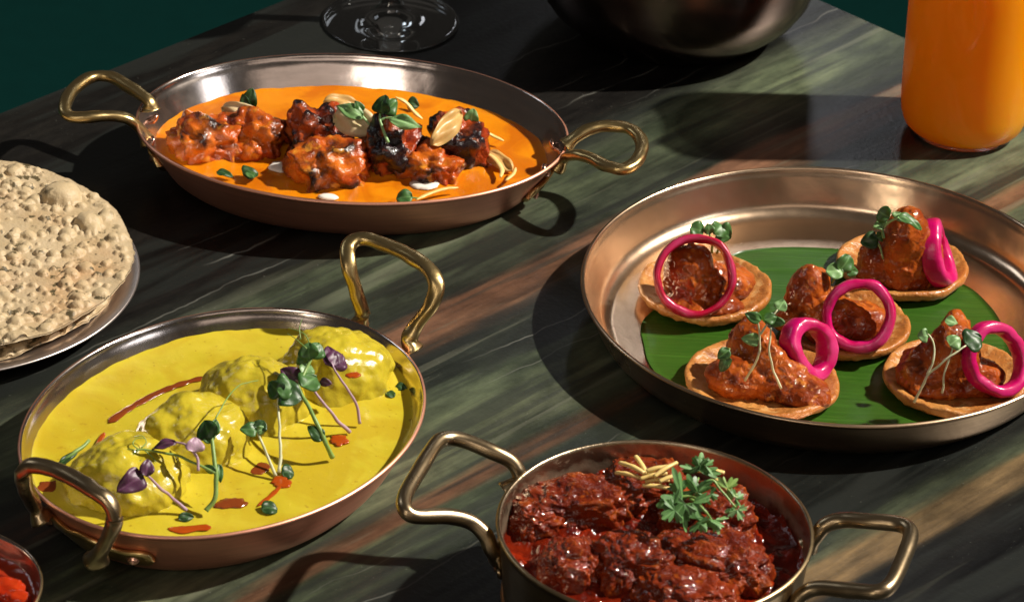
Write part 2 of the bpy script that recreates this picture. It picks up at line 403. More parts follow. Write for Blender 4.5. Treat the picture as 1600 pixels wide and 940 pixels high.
def glassm():
    t = NT('clear_glass'); g = t.n('ShaderNodeBsdfGlossy'); g.inputs['Roughness'].default_value = .03; g.inputs[0].default_value = (1, 1, 1, 1)
    tr = t.n('ShaderNodeBsdfTransparent'); tr.inputs[0].default_value = (.93, .95, .95, 1); fr = t.n('ShaderNodeFresnel'); fr.inputs[0].default_value = 1.5
    mx = t.n('ShaderNodeMixShader'); t.link(t.math('MINIMUM', t.math('MULTIPLY', fr.outputs[0], 1.3), .9), mx.inputs[0]); t.link(tr.outputs[0], mx.inputs[1]); t.link(g.outputs[0], mx.inputs[2]); t.link(mx.outputs[0], t.out.inputs[0]); return t.m
M['glass'] = glassm()
def juicem():
    t = NT('orange_juice'); n = t.noise(18, 3)
    tr = t.n('ShaderNodeBsdfTranslucent'); tr.inputs[0].default_value = (.95, .38, .008, 1)
    c = t.mix(n, (.92, .34, .003), (.96, .40, .005))
    t.setp(col=c, rough=.4, sss=1., sssr=(1, .42, .03), ssss=.03, spec=.2, coat=.6, coatr=.03)
    mx = t.n('ShaderNodeMixShader'); mx.inputs[0].default_value = .30
    t.link(t.b.outputs[0], mx.inputs[1]); t.link(tr.outputs[0], mx.inputs[2]); t.link(mx.outputs[0], t.out.inputs[0]); return t.m
M['juice'] = juicem()
M['tomato'] = sauce('tomato_piece', (.36, .018, .004), (.46, .04, .006), .15, .0005, .3, (1, .2, .1))

# ------------------------------------------------------------------ setting: floor and table
fl = mk('floor', [(-12, -12, -.74), (12, -12, -.74), (12, 14, -.74), (-12, 14, -.74)], np.array([[0, 1, 2, 3]]), M['floor'], smooth=False); tag(fl, kind='structure')
import bmesh
def table():
    ang = math.atan2(.16938, .15797)               # direction of the left edge, also of the stripes
    cx, cy = .0242, .5573
    d = np.array([math.cos(ang), math.sin(ang)]); e = np.array([math.cos(ang - PI / 2), math.sin(ang - PI / 2)])
    b = bmesh.new(); o = np.array([cx, cy]); L, Wd, T = 1.7, 1.05, .028
    P = [o, o - d * L, o - d * L + e * Wd, o + e * Wd]
    lo = [b.verts.new((*p, -T)) for p in P]; hi = [b.verts.new((*p, 0)) for p in P]
    b.faces.new(hi); b.faces.new(lo[::-1])
    for i in range(4): b.faces.new((lo[i], lo[(i + 1) % 4], hi[(i + 1) % 4], hi[i]))
    bmesh.ops.recalc_face_normals(b, faces=b.faces)
    bmesh.ops.bevel(b, geom=list(b.edges), offset=.0015, segments=2, affect='EDGES')
    # rotate into the stripe frame
    ca, sa = math.cos(R(47)), math.sin(R(47))
    for v in b.verts:
        x, y = v.co.x, v.co.y; v.co.x, v.co.y = x * ca + y * sa, -x * sa + y * ca
    me = bpy.data.meshes.new('table_top'); b.to_mesh(me); b.free(); me.materials.append(M['table'])
    t = bpy.data.objects.new('table_top', me); COL.objects.link(t); t.rotation_euler = (0, 0, R(47)); tag(t, kind='structure')
    c0 = (P[0] + P[2]) / 2
    V, F = lathe([(.0005, -.71), (.30, -.71), (.30, -.725), (.30, -.739), (.0005, -.739)], *c0, 64)
    V2, F2 = lathe([(.28, -.712), (.06, -.69), (.045, -.6), (.045, -.05), (.2, -.029), (.0005, -.0285)], *c0, 48)
    g = Bag(); g.add(V, F); g.add(V2, F2); tag(g.mk('table_pedestal', M['edge'], None), kind='structure')
table()

# ------------------------------------------------------------------ pans
class Pan:
    def __init__(s, cx, cy, a, b, th, h, slope, t=.0016, fil=.008):
        s.fil = fil
        s.c = (cx, cy); s.a, s.b, s.th, s.h, s.slope, s.t = a, b, th, h, slope, t
    def pt(s, phi, d, z):
        x = (s.a - d) * np.cos(phi); y = (s.b - d) * np.sin(phi); c, n = math.cos(s.th), math.sin(s.th)
        return np.stack(np.broadcast_arrays(s.c[0] + x * c - y * n, s.c[1] + x * n + y * c, z), -1)
    def off(s, z):                                    # inset of the outer wall at height z
        return s.slope * (s.h - z) + .5 * s.fil * np.clip(1 - z / s.fil, 0, 1) ** 2
    def wall(s, phi, z, out=0.):                      # point on outer wall
        return s.pt(phi, s.off(np.asarray(z, float)) - out, z)
    def phi(s, p):
        x, y = p[0] - s.c[0], p[1] - s.c[1]; c, n = math.cos(s.th), math.sin(s.th)
        return math.atan2((-x * n + y * c) / s.b, (x * c + y * n) / s.a)
    def rows(s, prof, seg=224):
        a = np.linspace(0, 2 * PI, seg, endpoint=False)
        V = np.concatenate([s.pt(a, d, z) for d, z in prof])
        return V, gridfaces(len(prof), seg, False, True)[:, ::-1]
    def build(s, root, mo, mi, lip=.0011):
        o = lambda z: float(s.off(z)); t = s.t; h = s.h; zs = np.linspace(.001, h - .001, 14)
        mn = min(s.a, s.b)
        outp = [(mn - .0005, .0002), (mn * .5, .0002), (o(0) + .006, .0002)] + [(o(z), z) for z in zs] + [(-lip * .6, h - .0007), (-lip * .7, h), (-lip * .2, h + .0007), (t * .35, h + .0009)]
        V, F = s.rows(outp)
        a = V + 0
        V += (.00018 * fbm(V * 45, 2))[:, None] * np.array([1, 1, 0])
        mk('outer_shell', V, F, mo, root)
        fl_, zf = s.fil, .0022                         # round inner corner of radius fl_
        base = [(s.slope * (h - z) + t, z) for z in np.linspace(h - .003, zf + fl_ * .75, 10)]
        al = math.atan(1 / max(s.slope, .01)); d1, z1 = base[-1]; k_ = fl_ * .75 / (1 - math.cos(al))
        arc = [(d1 + k_ * (math.sin(al) - math.sin(al - q)), zf + k_ * (1 - math.cos(al - q))) for q in np.linspace(0, al, 12)[1:]]
        inp = [(t * .35, h + .0009), (t * .8, h + .0006), (t, h - .001)] + base + arc
        inp += [(arc[-1][0] + (mn - arc[-1][0]) * q, zf) for q in (.2, .5, .8)] + [(mn - .0005, zf)]
        V, F = s.rows(inp)
        V += (.00022 * fbm(V * 60, 2))[:, None] * np.array([1, 1, 0])
        mk('inner_lining', V, F, mi, root)
    def plate(s, name, root, p0, p1, z0, z1, hh, mat, thick=.003, sag=.0, n=40):
        """strap hugging the outer wall between angles p0, p1, rounded ends, wavy upper edge"""
        u = np.linspace(0, 1, n); ph = p0 + (p1 - p0) * u; zc = z0 + (z1 - z0) * u - sag * np.sin(PI * u)
        wd = hh * np.sqrt(np.clip(1 - np.abs(2 * u - 1) ** 6, 0, 1)) * (1 + .22 * np.cos(2 * PI * u * 2)) + 1e-5
        v = np.linspace(0, 1, 17)
        cr = [(-1, 0), (-1, .55), (-.86, .9), (-.5, 1.05), (0, 1.15), (.5, 1.05), (.86, .9), (1, .55), (1, 0), (0, -.3)]
        V = []
        for q, o_ in cr:
            z = zc + q * wd; V.append(s.wall(ph, z, .0003 + o_ * thick))
        V = np.stack(V, 1).reshape(-1, 3); k = len(cr)
        V += .0003 * fbm(V * 90, 2)[:, None]
        F = [gridfaces(n, k, False, True)]
        e0 = np.arange(k); V = np.vstack([V, V[:k].mean(0), V[-k:].mean(0)])
        F.append(np.stack([np.full(k, n * k), (e0 + 1) % k, e0], -1)); F.append(np.stack([np.full(k, n * k + 1), (n - 1) * k + e0, (n - 1) * k + (e0 + 1) % k], -1))
        return mk(name, V, F, mat, root)
    def rivet(s, root, phi, z, r=.0042, inner=False, lift=.003):
        V, F = ico(3); V[:, 2] *= .5
        c = s.wall(phi, z, lift) if not inner else s.wall(phi, z, -s.t - .0002)
        n = s.wall(phi, z, .01) - s.wall(phi, z, 0); n[2] = .006; n /= np.linalg.norm(n)
        if inner: n = -n
        t1 = np.cross(n, [0, 0, 1.]); t1 /= np.linalg.norm(t1); t2 = np.cross(n, t1)
        P = c + r * (V[:, :1] * t1 + V[:, 1:2] * t2 + V[:, 2:] * n)
        return mk('rivet', P, F, M['rivet'], root)

def handle_tube(root, pts, r, mat, flat=.8, sq=2.6, seg=16, wob=.0005, n=9, swell=None):
    P = catmull([at(*p) for p in pts], n)
    P[0] = P[0]; rr = np.full(len(P), r) * (1 + .09 * perlin(P * 70))
    e = np.minimum(np.arange(len(P)), np.arange(len(P))[::-1]) / 9.
    rr *= 1 + .55 * np.clip(1 - e, 0, 1) ** 2
    V, F = tube(P, rr, seg, flat, (0, 0, 1), True, sq)
    V += wob * fbm(V * 120, 2)[:, None] * .5
    return mk('handle', V, F, mat, root)

def blobmesh(c, rad, rot=0., sub=5, amp=.25, freq=1.4, amp2=.06, freq2=5., seed=0, ridge=.0, flatb=0., power=1., tilt=(0, 0), patch=0.):
    V, F = ico(sub); N = V.copy(); G = V * np.array(rad) / (np.prod(rad) ** (1 / 3)); q = G * freq + seed * 7.77
    d = fbm(q, 3) * amp + fbm(G * freq2 + seed * 3.1, 3) * amp2
    hr = np.clip(.5 + .42 * (fbm(G * freq2 * .55 + seed * 5.3, 4)), 0, 1)
    if ridge: d = d + ridge * (ridged(G * freq2 * .8 + seed, 3) - .6)
    # ico directions -> superellipsoid
    if power != 1.: V = np.sign(V) * np.abs(V) ** power; V /= (np.abs(V) ** 2).sum(1)[:, None] ** .25 + 1e-9
    V = V * (1 + d)[:, None] * np.array(rad)
    dn = d - d.min(); dn /= dn.max() + 1e-9
    h = .55 * dn + .45 * hr
    if patch: h = .28 * dn + .72 * np.clip(.5 + .5 * fbm(G * patch + seed * 9.1, 3), 0, 1)
    if flatb: V[:, 2] = np.maximum(V[:, 2], -flatb)
    V[:, 2] += V[:, 0] * tilt[0] + V[:, 1] * tilt[1]
    ca, sa = math.cos(rot), math.sin(rot); x = V[:, 0] * ca - V[:, 1] * sa; y = V[:, 0] * sa + V[:, 1] * ca
    V = np.stack([x, y, V[:, 2]], 1) + np.array(c)
    return V, F, h
def blob(name, mat, c, rad, label, cat, group=None, **k):
    V, F, h = blobmesh(c, rad, **k)
    o = mk(name, V, F, mat, attrs={'h': h}, origin=np.array([c[0], c[1], c[2] - rad[2]]))
    return tag(o, label, cat, group)

def sauce_surface(name, pan, z, mat, label, cat, bumps=(), wave=.0005, wf=40, wallh=.0012, nr=110, na=300, seedv=0., lump=0., lf=60):
    a = np.linspace(0, 2 * PI, na, endpoint=False); rr = 1 - (1 - np.linspace(0.004, 1, nr)) ** 1.25
    d0 = float(pan.off(z)) + pan.t - .0006
    RR, A = np.meshgrid(rr, a, indexing='ij')
    x = (pan.a - d0) * RR * np.cos(A); y = (pan.b - d0) * RR * np.sin(A); c, n = math.cos(pan.th), math.sin(pan.th)
    V = np.stack([pan.c[0] + x * c - y * n, pan.c[1] + x * n + y * c, np.full_like(x, z)], -1).reshape(-1, 3)
    e = (1 - RR.ravel()) * pan.b
    Z = wave * fbm(V * wf + seedv, 3)
    if lump:
        q = V.copy(); q[:, 2] = seedv; Z += lump * np.clip(fbm(q * lf, 4) + .15, 0, None)
    shore = wallh * (1 + .5 * fbm(np.stack([np.cos(A.ravel()) * 9, np.sin(A.ravel()) * 9, A.ravel() * 0 + seedv], 1), 3)) * np.exp(-e / .0018)
    Z += shore; rv = V[:, :2] - np.array(pan.c); V[:, :2] += rv / (np.linalg.norm(rv, axis=1)[:, None] + 1e-9) * (shore * pan.slope)[:, None]
    for bx, by, rx, ry, hh in bumps:
        q = ((V[:, 0] - bx) / rx) ** 2 + ((V[:, 1] - by) / ry) ** 2
        Z += hh * np.exp(-np.clip(np.sqrt(q) - 1, 0, None) * 5.)
    V[:, 2] += Z * sstep(0, .0001, e + .0001)
    F = gridfaces(nr, na, False, True)
    V = np.vstack([V, V[:na].mean(0)]); k = np.arange(na)
    F3 = np.stack([np.full(na, nr * na), k, (k + 1) % na], -1)
    # underside skirt down the wall so the sauce is a body, not a skin
    zb = .0035; db = float(pan.off(zb)) + pan.t + .0012
    xb = (pan.a - db) * np.cos(a); yb = (pan.b - db) * np.sin(a)
    st = len(V); V = np.vstack([V, np.stack([pan.c[0] + xb * c - yb * n, pan.c[1] + xb * n + yb * c, np.full_like(xb, zb)], -1), [[pan.c[0], pan.c[1], zb]]])
    last = (nr - 1) * na + k; last1 = (nr - 1) * na + (k + 1) % na
    Fs = np.stack([last, st + k, st + (k + 1) % na, last1], -1); Fb = np.stack([np.full(na, st + na), st + (k + 1) % na, st + k], -1)
    o = mk(name, V, [F, Fs, F3, Fb], mat, origin=np.array([pan.c[0], pan.c[1], zb]))
    return tag(o, label, cat)

# ------------------------------------------------------------------ greens
def leafgeo(base, tip, width, nrm=(0, -.5, .86), curl=.22, fold=.12, shape='oval', nu=14, nv=7, thick=.00025, seed=0):
    base = np.array(base, float); tip = np.array(tip, float); L = np.linalg.norm(tip - base); X = (tip - base) / L
    n = np.array(nrm, float); n -= X * (n @ X); n /= np.linalg.norm(n); Y = np.cross(n, X)
    u = np.linspace(0, 1, nu); v = np.linspace(-1, 1, nv); U, Vv = np.meshgrid(u, v, indexing='ij')
    if shape == 'oval': w = np.sin(PI * np.clip(U, .0, 1) ** .8) ** .75
    elif shape == 'heart': w = np.sin(PI * U ** .62) ** .6 * (1 - .12 * U)
    elif shape == 'round': w = np.sqrt(np.clip(1 - (2 * U - 1) ** 2, 0, 1))
    elif shape == 'strip': w = np.clip(np.minimum(U * 9, (1 - U) * 5), 0, 1) ** .5
    w = w + .02
    Z = -curl * L * (U - .3) ** 2 * 1.6 + fold * np.abs(Vv) * w * width * .5 + .06 * L * np.sin(U * 9 + seed) * Vv + .04 * L * np.sin(Vv * 5 + U * 6 + seed * 2)
    P = base + X * (U * L)[..., None] + Y * (Vv * w * width * .5)[..., None] + n * Z[..., None]
    P = P.reshape(-1, 3); k = len(P); Q = P - n * thick
    f = gridfaces(nu, nv); F = [f, f[:, ::-1] + k]
    b = [i * nv for i in range(nu)] + [(nu - 1) * nv + j for j in range(1, nv)] + [i * nv + nv - 1 for i in range(nu - 2, -1, -1)] + [j for j in range(nv - 2, 0, -1)]
    b = np.array(b); b1 = np.roll(b, -1); F.append(np.stack([b, b + k, b1 + k, b1], -1))
    mid = np.concatenate([np.abs(Vv).ravel()] * 2)
    return np.vstack([P, Q]), F, mid
def leaf(root, base, tip, width, mat, name='leaf', **k):
    sd_ = k.get('seed', 0) + float(base[0]) * 97; k['nrm'] = np.array(k.get('nrm', (0, -.5, .86)), float) + .28 * np.array([math.sin(sd_ * 5), math.sin(sd_ * 7 + 1), math.sin(sd_ * 11 + 2)]); k['curl'] = .12 + .22 * abs(math.sin(sd_ * 3))
    V, F, mid = leafgeo(base, tip, width * (.92 + .16 * math.sin(sd_ * 13)), **k)
    return mk(name, V, [np.concatenate(F)], mat, root, attrs={'mid': mid})
def stem(root, pts, r, mat, name='stem', n=6, taper=.6):
    P = catmull(pts, n); P = P + .0006 * np.stack([perlin(P * 130 + 3), perlin(P * 130 + 9), perlin(P * 130 + 21)], 1); V, F = tube(P, np.linspace(r, r * taper, len(P)) * .82 * (1 + .15 * perlin(P * 260)), 8); return mk(name, V, F, mat, root)
def sprig(label, group, stems=(), leaves=(), tend=(), cat='microgreen', name='microgreen_sprig'):
    """stems: (points[(px,py,z)], r, material); leaves: (base(px,py,z), tip, width, material, shape, normal)"""
    allp = [at(*p) for s_ in stems for p in s_[0]] + [at(*l[0]) for l in leaves]
    o = np.mean(allp, 0); o[2] = min(p[2] for p in allp)
    root = thing(name, o, label, cat, group)
    for pts, r, mt in stems: stem(root, [at(*p) for p in pts], r, M[mt])
    for i, (b, t_, w, mt, sh, nn) in enumerate(leaves): leaf(root, at(*b), at(*t_), w, M[mt], shape=sh, nrm=nn, seed=i * 1.7)
    for pts, r in tend: stem(root, [at(*p) for p in pts], r, M['stem'], 'tendril', 5, .5)
    return root
UPN = (0, -.45, .9); CN = (0, -.86, .5)

# ================================================================== ORANGE CURRY
OP = Pan(-.09878, .13156, .1268, .09145, R(-2.085), .035, .62)
root = thing('oval_pan', (OP.c[0], OP.c[1], 0), 'oval copper pan with brass loop handles holding orange sauce and charred chicken', 'pan', 'oval copper serving pans')
OP.build(root, M['copper'], M['tin'])
h = handle_tube(root, [(872, 262, .026), (884, 246, .034), (902, 242, .040), (925, 248, .042), (950, 260, .042), (975, 264, .042), (996, 250, .043), (1003, 225, .044), (988, 204, .045), (955, 197, .045), (922, 202, .044), (900, 214, .041), (884, 228, .036)], .0039, M['brass'], .8)
h2 = handle_tube(root, [(236, 172, .035), (232, 158, .040), (205, 138, .043), (172, 120, .045), (140, 122, .045), (112, 143, .045), (101, 168, .044), (110, 182, .042), (140, 183, .042), (172, 181, .041), (200, 186, .038), (220, 203, .030), (231, 222, .022)], .0039, M['brass'], .8)
pr = OP.phi(at(824, 314, .012)); print('orange bracket', math.degrees(pr))
OP.plate('handle_bracket', root, pr, .30, .0125, .022, .0062, M['brass'], .0036)
OP.plate('handle_bracket', root, PI - .28, OP.phi(at(252, 262, .014)) % (2 * PI), .022, .014, .0062, M['brass'], .0036)
for ph, z in ((pr + .09, .013), (.2, .021), (PI + .22, .016), (PI - .15, .021)): OP.rivet(root, ph, z, .0036)
for ph, z in ((PI - .12, .026), (PI + .22, .026), (.12, .026), (-.25, .026)): OP.rivet(root, ph, z, .0042, True)
OZ = .0188
chk = [  # px,py, rx,ry,rz, rot, seed, label
    (322, 226, .021, .017, .015, .3, 1, 'charred chicken piece nearest the left handle, black on its top edge'),
    (398, 218, .0185, .016, .0155, -.4, 2, 'reddish chicken piece under the pale almond flake, second from the left'),
    (492, 222, .016, .016, .022, .2, 3, 'tall charred chicken piece behind the front middle piece, left of the large leaves'),
    (520, 262, .022, .018, .0165, .5, 4, 'largest orange and black chicken piece at the front middle of the sauce'),
    (612, 245, .0165, .0155, .024, .1, 5, 'blackened upright chicken piece directly below the green leaves'),
    (668, 262, .018, .015, .0125, -.2, 6, 'low orange chicken piece with a white cream drop in front of it'),
    (716, 232, .0165, .014, .021, .2, 7, 'black charred chicken piece at the right, with a tan flake leaning on it')]
bumps = []
for px, py, rx, ry, rz, ro, sd, lb in chk:
    c = at(px, py, OZ + rz * .28)
    blob('chicken_piece', M['chicken_dark' if sd in (5, 7, 3) else 'chicken'], c, (rx * 1.1, ry * 1.1, rz * 1.08), lb, 'chicken', 'charred chicken pieces in the orange sauce', rot=ro, amp=.34, freq=1.5, amp2=.085, freq2=3.4, seed=sd, ridge=.015, power=.85, patch=1.3)
    bumps.append((c[0], c[1], rx * .95, ry * .95, .002))
sauce_surface('orange_curry', OP, OZ, M['orange_sauce'], 'smooth bright orange curry sauce filling the copper pan at the back', 'curry', bumps, .0006, 30)
def flat_drop(name, mat, px, py, z, rx, ry, rot, label, cat, group=None, hh=.0007, seed=0, wob=.3):
    n = 64; a = np.linspace(0, 2 * PI, n, endpoint=False); c = at(px, py, z)
    w = 1 + wob * fbm(np.stack([np.cos(a) * 1.3, np.sin(a) * 1.3, np.full(n, seed * 3.3)], 1), 3); rows = []
    for q, zz in ((.0, hh), (.45, hh * .95), (.8, hh * .7), (.97, hh * .2), (1, -.0006)):
        x = rx * q * w * np.cos(a); y = ry * q * w * np.sin(a)
        rows.append(np.stack([c[0] + x * math.cos(rot) - y * math.sin(rot), c[1] + x * math.sin(rot) + y * math.cos(rot), np.full(n, c[2] + zz)], -1))
    V = np.concatenate(rows); o = mk(name, V, gridfaces(5, n, False, True)[:, ::-1] if False else gridfaces(5, n, False, True), mat); return tag(o, label, cat, group)
for i, (px, py, rx, ry, ro, lb) in enumerate([(456, 206, .0055, .0065, .3, 'white cream drop behind the front middle chicken piece'), (437, 260, .0065, .006, 0, 'white cream drop left of the front middle chicken piece'),
        (664, 287, .0085, .0062, .1, 'biggest white cream drop, in front of the low orange chicken piece'), (513, 307, .006, .003, 0, 'white cream drop at the front edge of the orange sauce')]):
    flat_drop('cream_drop', M['cream'], px, py, OZ + .0012, rx, ry, ro, lb, 'cream', 'cream drops in the orange sauce', .0011, i, .12)
def flake(px0, py0, z0, px1, py1, z1, w, mat, label, nn=CN, curl=.25, grp='almond flakes on the chicken'):
    V, F, mid = leafgeo(at(px0, py0, z0), at(px1, py1, z1), w, nrm=nn, curl=curl, fold=.12, shape='round', nu=18, nv=9, thick=.0009)
    o = mk('almond_flake', V, [np.concatenate(F)], mat, attrs={'mid': mid}); return tag(o, label, 'almond flake', grp)
flake(345, 168, .036, 408, 182, .036, .011, M['flake'], 'cream almond flake lying on the left chicken pieces')
flake(505, 158, .040, 560, 156, .040, .009, M['flake_tan'], 'toasted flake behind the pale green leaf at the top middle', UPN)
flake(520, 180, .046, 586, 198, .046, .018, M['flake'], 'large pale almond flake below the pale green leaf', CN)
flake(676, 226, .040, 728, 168, .053, .0125, M['flake_tan'], 'large tan flake standing against the black chicken piece', (.25, -.8, .5), .3)
flake(758, 238, .0235, 800, 262, .0235, .010, M['flake_tan'], 'flake half sunk in the orange sauce at the right', UPN, .1)
def strip(pts, r, mat, label, name='ginger_strip', cat='ginger', grp=None, flat=.55, tp=.45):
    P = catmull([at(*p) for p in pts], 7); e_ = np.linspace(0, 1, len(P)); V, F = tube(P, r * (1 + .25 * perlin(P * 300)) * (tp + (1 - tp) * np.clip(np.minimum(e_, 1 - e_) * 6, 0, 1)), 8, flat, sq=3); o = mk(name, V, F, mat); return tag(o, label, cat, grp)
G1 = 'ginger strips in the orange sauce'
strip([(412, 188, .036), (432, 186, .036), (444, 196, .032), (447, 212, .024)], .0013, M['ginger'], 'ginger strip curving down from the left almond flake', grp=G1)
strip([(618, 152, .034), (634, 160, .031), (648, 176, .026), (660, 186, .023)], .0013, M['ginger'], 'ginger strip behind the dark round leaf', grp=G1)
strip([(742, 182, .036), (752, 200, .030), (770, 212, .025), (787, 220, .0235)], .0011, M['ginger'], 'thin ginger strip right of the standing tan flake', grp=G1)
strip([(650, 312, .0232), (672, 302, .0236), (695, 295, .0238), (716, 293, .0234)], .0011, M['ginger'], 'thin pale ginger strip at the front edge of the orange sauce', grp=G1)
strip([(752, 236, .0236), (770, 246, .0242), (784, 264, .0240), (782, 277, .0232)], .0014, M['ginger'], 'ginger strip beside the half sunk flake', grp=G1)
strip([(790, 282, .0234), (802, 272, .0240), (806, 262, .0236)], .0010, M['ginger'], 'short ginger strip near the right end of the orange sauce', grp=G1)
H1 = 'herb leaves on the orange curry'
sprig('dark green leaf standing up behind the left almond flake', H1, [([(384, 180, .026), (386, 170, .033)], .0006, 'stem')],
      [((386, 170, .034), (394, 138, .046), .011, 'dark_green', 'heart', CN), ((386, 168, .034), (378, 150, .042), .008, 'dark_green', 'heart', CN)], name='herb_leaf_pair', cat='herb')
sprig('green sprig with one dark and one long pale leaf on the middle chicken', H1,
      [([(606, 222, .044), (598, 200, .050), (594, 185, .054), (596, 172, .056)], .0012, 'pale_green'), ([(594, 188, .053), (606, 184, .055), (616, 183, .056)], .0010, 'pale_green')],
      [((596, 178, .056), (598, 148, .066), .017, 'dark_green', 'heart', (-.2, -.8, .5)), ((600, 176, .056), (622, 156, .062), .013, 'green', 'heart', CN), ((608, 186, .056), (659, 196, .054), .011, 'pale_green', 'oval', (.1, -.6, .8))])
sprig('pale green leaf and darker leaf left of the middle sprig', H1, [([(566, 182, .050), (575, 192, .047), (584, 204, .044)], .0010, 'pale_green')],
      [((568, 184, .050), (526, 160, .056), .012, 'pale_green', 'oval', (0, -.6, .8)), ((566, 178, .050), (556, 158, .058), .007, 'green', 'oval', CN)])
sprig('small pale green leaf behind the standing tan flake', H1, [([(735, 200, .034), (737, 190, .040)], .0006, 'stem')], [((736, 192, .042), (738, 170, .050), .009, 'pale_green', 'heart', CN)], name='herb_leaf_pair', cat='herb')
sprig('dark green leaf lying on the orange sauce below the left chicken', H1, [], [((380, 272, .0236), (404, 266, .0240), .012, 'dark_green', 'heart', UPN), ((384, 268, .0246), (398, 276, .0246), .007, 'green', 'oval', UPN)], name='herb_leaf_pair', cat='herb')
sprig('small green leaf at the front edge of the orange sauce', H1, [([(640, 308, .0236), (655, 309, .0236)], .0007, 'stem')], [((645, 308, .0242), (619, 307, .0242), .011, 'green', 'round', UPN)], name='herb_leaf_pair', cat='herb')
sprig('brown green leaf floating in front of the leftmost chicken', H1, [], [((338, 268, .0232), (364, 272, .0232), .007, 'dark_green', 'oval', UPN)], name='herb_leaf_pair', cat='herb')
sprig('dark leaf floating behind the middle sprig in the orange sauce', H1, [], [((636, 160, .0236), (654, 164, .0236), .008, 'dark_green', 'oval', UPN)], name='herb_leaf_pair', cat='herb')

# ================================================================== YELLOW CURRY
YP = Pan(-.14542, -.18882, .11835, .0945, R(56.2), .034, .52)
root = thing('oval_pan', (YP.c[0], YP.c[1], 0), 'oval copper pan with raised brass handles holding yellow curry and dumplings', 'pan', 'oval copper serving pans')
YP.build(root, M['copper'], M['tin'])
handle_tube(root, [(562, 505, .030), (566, 488, .037), (556, 455, .049), (545, 415, .063), (545, 384, .069), (568, 373, .071), (615, 388, .070), (660, 412, .069), (681, 442, .064), (674, 475, .054), (650, 508, .042), (640, 528, .036), (644, 545, .030)], .0043, M['brass'], .8)
handle_tube(root, [(66, 812, .024), (54, 790, .032), (40, 762, .048), (36, 738, .060), (52, 726, .066), (98, 738, .067), (144, 764, .067), (172, 786, .063), (179, 812, .054), (170, 838, .042), (156, 862, .030), (150, 874, .022)], .0044, M['old_brass'], .8)
pa = YP.phi(at(62, 815, .018)); pb = YP.phi(at(240, 890, .012))
if pb < pa: pb += 2 * PI
print('yellow bracket', math.degrees(pa), math.degrees(pb))
YP.plate('handle_bracket', root, pa - .05, pb, .020, .015, .0062, M['brass'], .0034, .002)
YP.rivet(root, pa + .02, .019, .0038); YP.rivet(root, pb - .12, .0155, .0038)
pc = YP.phi(at(602, 515, .034)); YP.plate('handle_bracket', root, pc - .42, pc + .42, .017, .017, .006, M['brass'], .0034)
for q in (-.33, .33): YP.rivet(root, pc + q, .017, .0036)
YZ = .0245
kof = [(196, 762, .0315, .0285, .0268, .2, 11, 'yellow coated dumpling nearest the front handle, with a purple leaf on it'),
       (300, 702, .0310, .0275, .0278, .5, 12, 'yellow coated dumpling second from the front handle, beside the tall green sprig'),
       (392, 640, .0310, .0275, .0282, .3, 13, 'yellow coated dumpling third from the front handle, lying partly in shade'),
       (522, 592, .0320, .0275, .0272, .4, 14, 'yellow coated dumpling nearest the rear handle, under the purple and green sprig')]
bumps = []
for px, py, rx, ry, rz, ro, sd, lb in kof:
    c = at(px, py, YZ + .0005)
    V, F, hh = blobmesh(c, (rx, ry, rz), rot=ro, sub=6, amp=.115, freq=1.35, amp2=.012, freq2=5, seed=sd)
    tag(mk('dumpling', V, F, M['kofta'], attrs={'h': hh}, origin=np.array([c[0], c[1], c[2] - rz])), lb, 'dumpling', 'coated dumplings in the yellow curry')
    bumps.append((c[0], c[1], rx * .98, ry * .98, .0025))
sauce_surface('yellow_curry', YP, YZ, M['yellow_sauce'], 'smooth turmeric yellow curry sauce filling the copper pan at the left', 'curry', bumps, .00035, 30)
def ribbon(name, pts, w, mat, label, cat, grp=None, hh=.00035):
    P = catmull([at(*p) for p in pts], 8); n = len(P)
    ww = w * (1 + .5 * perlin(P * 160)) * np.clip(np.minimum(np.arange(n), np.arange(n)[::-1]) / 3 + .25, 0, 1)
    V, F = tube(P, ww, 10, hh / w, sq=2.); return tag(mk(name, V, F, mat), label, cat, grp)
D1 = 'chilli oil on the yellow curry'; z = YZ + .0007
ribbon('chilli_oil_streak', [(326, 588, z), (290, 597, z), (250, 612, z), (215, 630, z), (190, 645, z), (170, 660, z)], .0022, M['oil_dark'], 'long thin streak of dark chilli oil along the back of the yellow curry', 'chilli oil', D1)
ribbon('chilli_oil_streak', [(163, 675, z), (155, 690, z + .001), (150, 706, z + .006), (147, 722, z + .012), (146, 738, z + .016)], .0019, M['oil'], 'broken orange red oil streak running onto the front dumpling', 'chilli oil', D1)
ribbon('chilli_oil_streak', [(262, 825, z), (285, 827, z), (308, 824, z), (330, 823, z)], .0030, M['oil'], 'short bright red oil dash near the front rim of the yellow pan', 'chilli oil', D1)
ribbon('chilli_oil_streak', [(442, 740, z), (440, 755, z), (425, 772, z), (402, 790, z)], .0013, M['oil'], 'thin orange oil trail right of the middle dumplings', 'chilli oil', D1)
drops = [(440, 752, .0052, .005, 'oil', 'red oil drop at the foot of the pale stem'), (530, 686, .0045, .0055, 'oil', 'red oil drop at the foot of the purple stem'),
         (362, 784, .0085, .005, 'oil_dark', 'large brown oil pool in front of the second dumpling'), (82, 758, .0085, .005, 'oil_dark', 'red oil pool at the left end under the handle'),
         (402, 730, .0065, .0055, 'oil_dark', 'dark red oil pool between the second and third dumplings'), (564, 550, .0055, .003, 'oil', 'orange oil drop behind the rear dumpling'),
         (593, 582, .0035, .0022, 'oil', 'small orange oil drop right of the rear dumpling'), (552, 585, .004, .0025, 'oil', 'small red oil drop on the sauce near the purple leaf')]
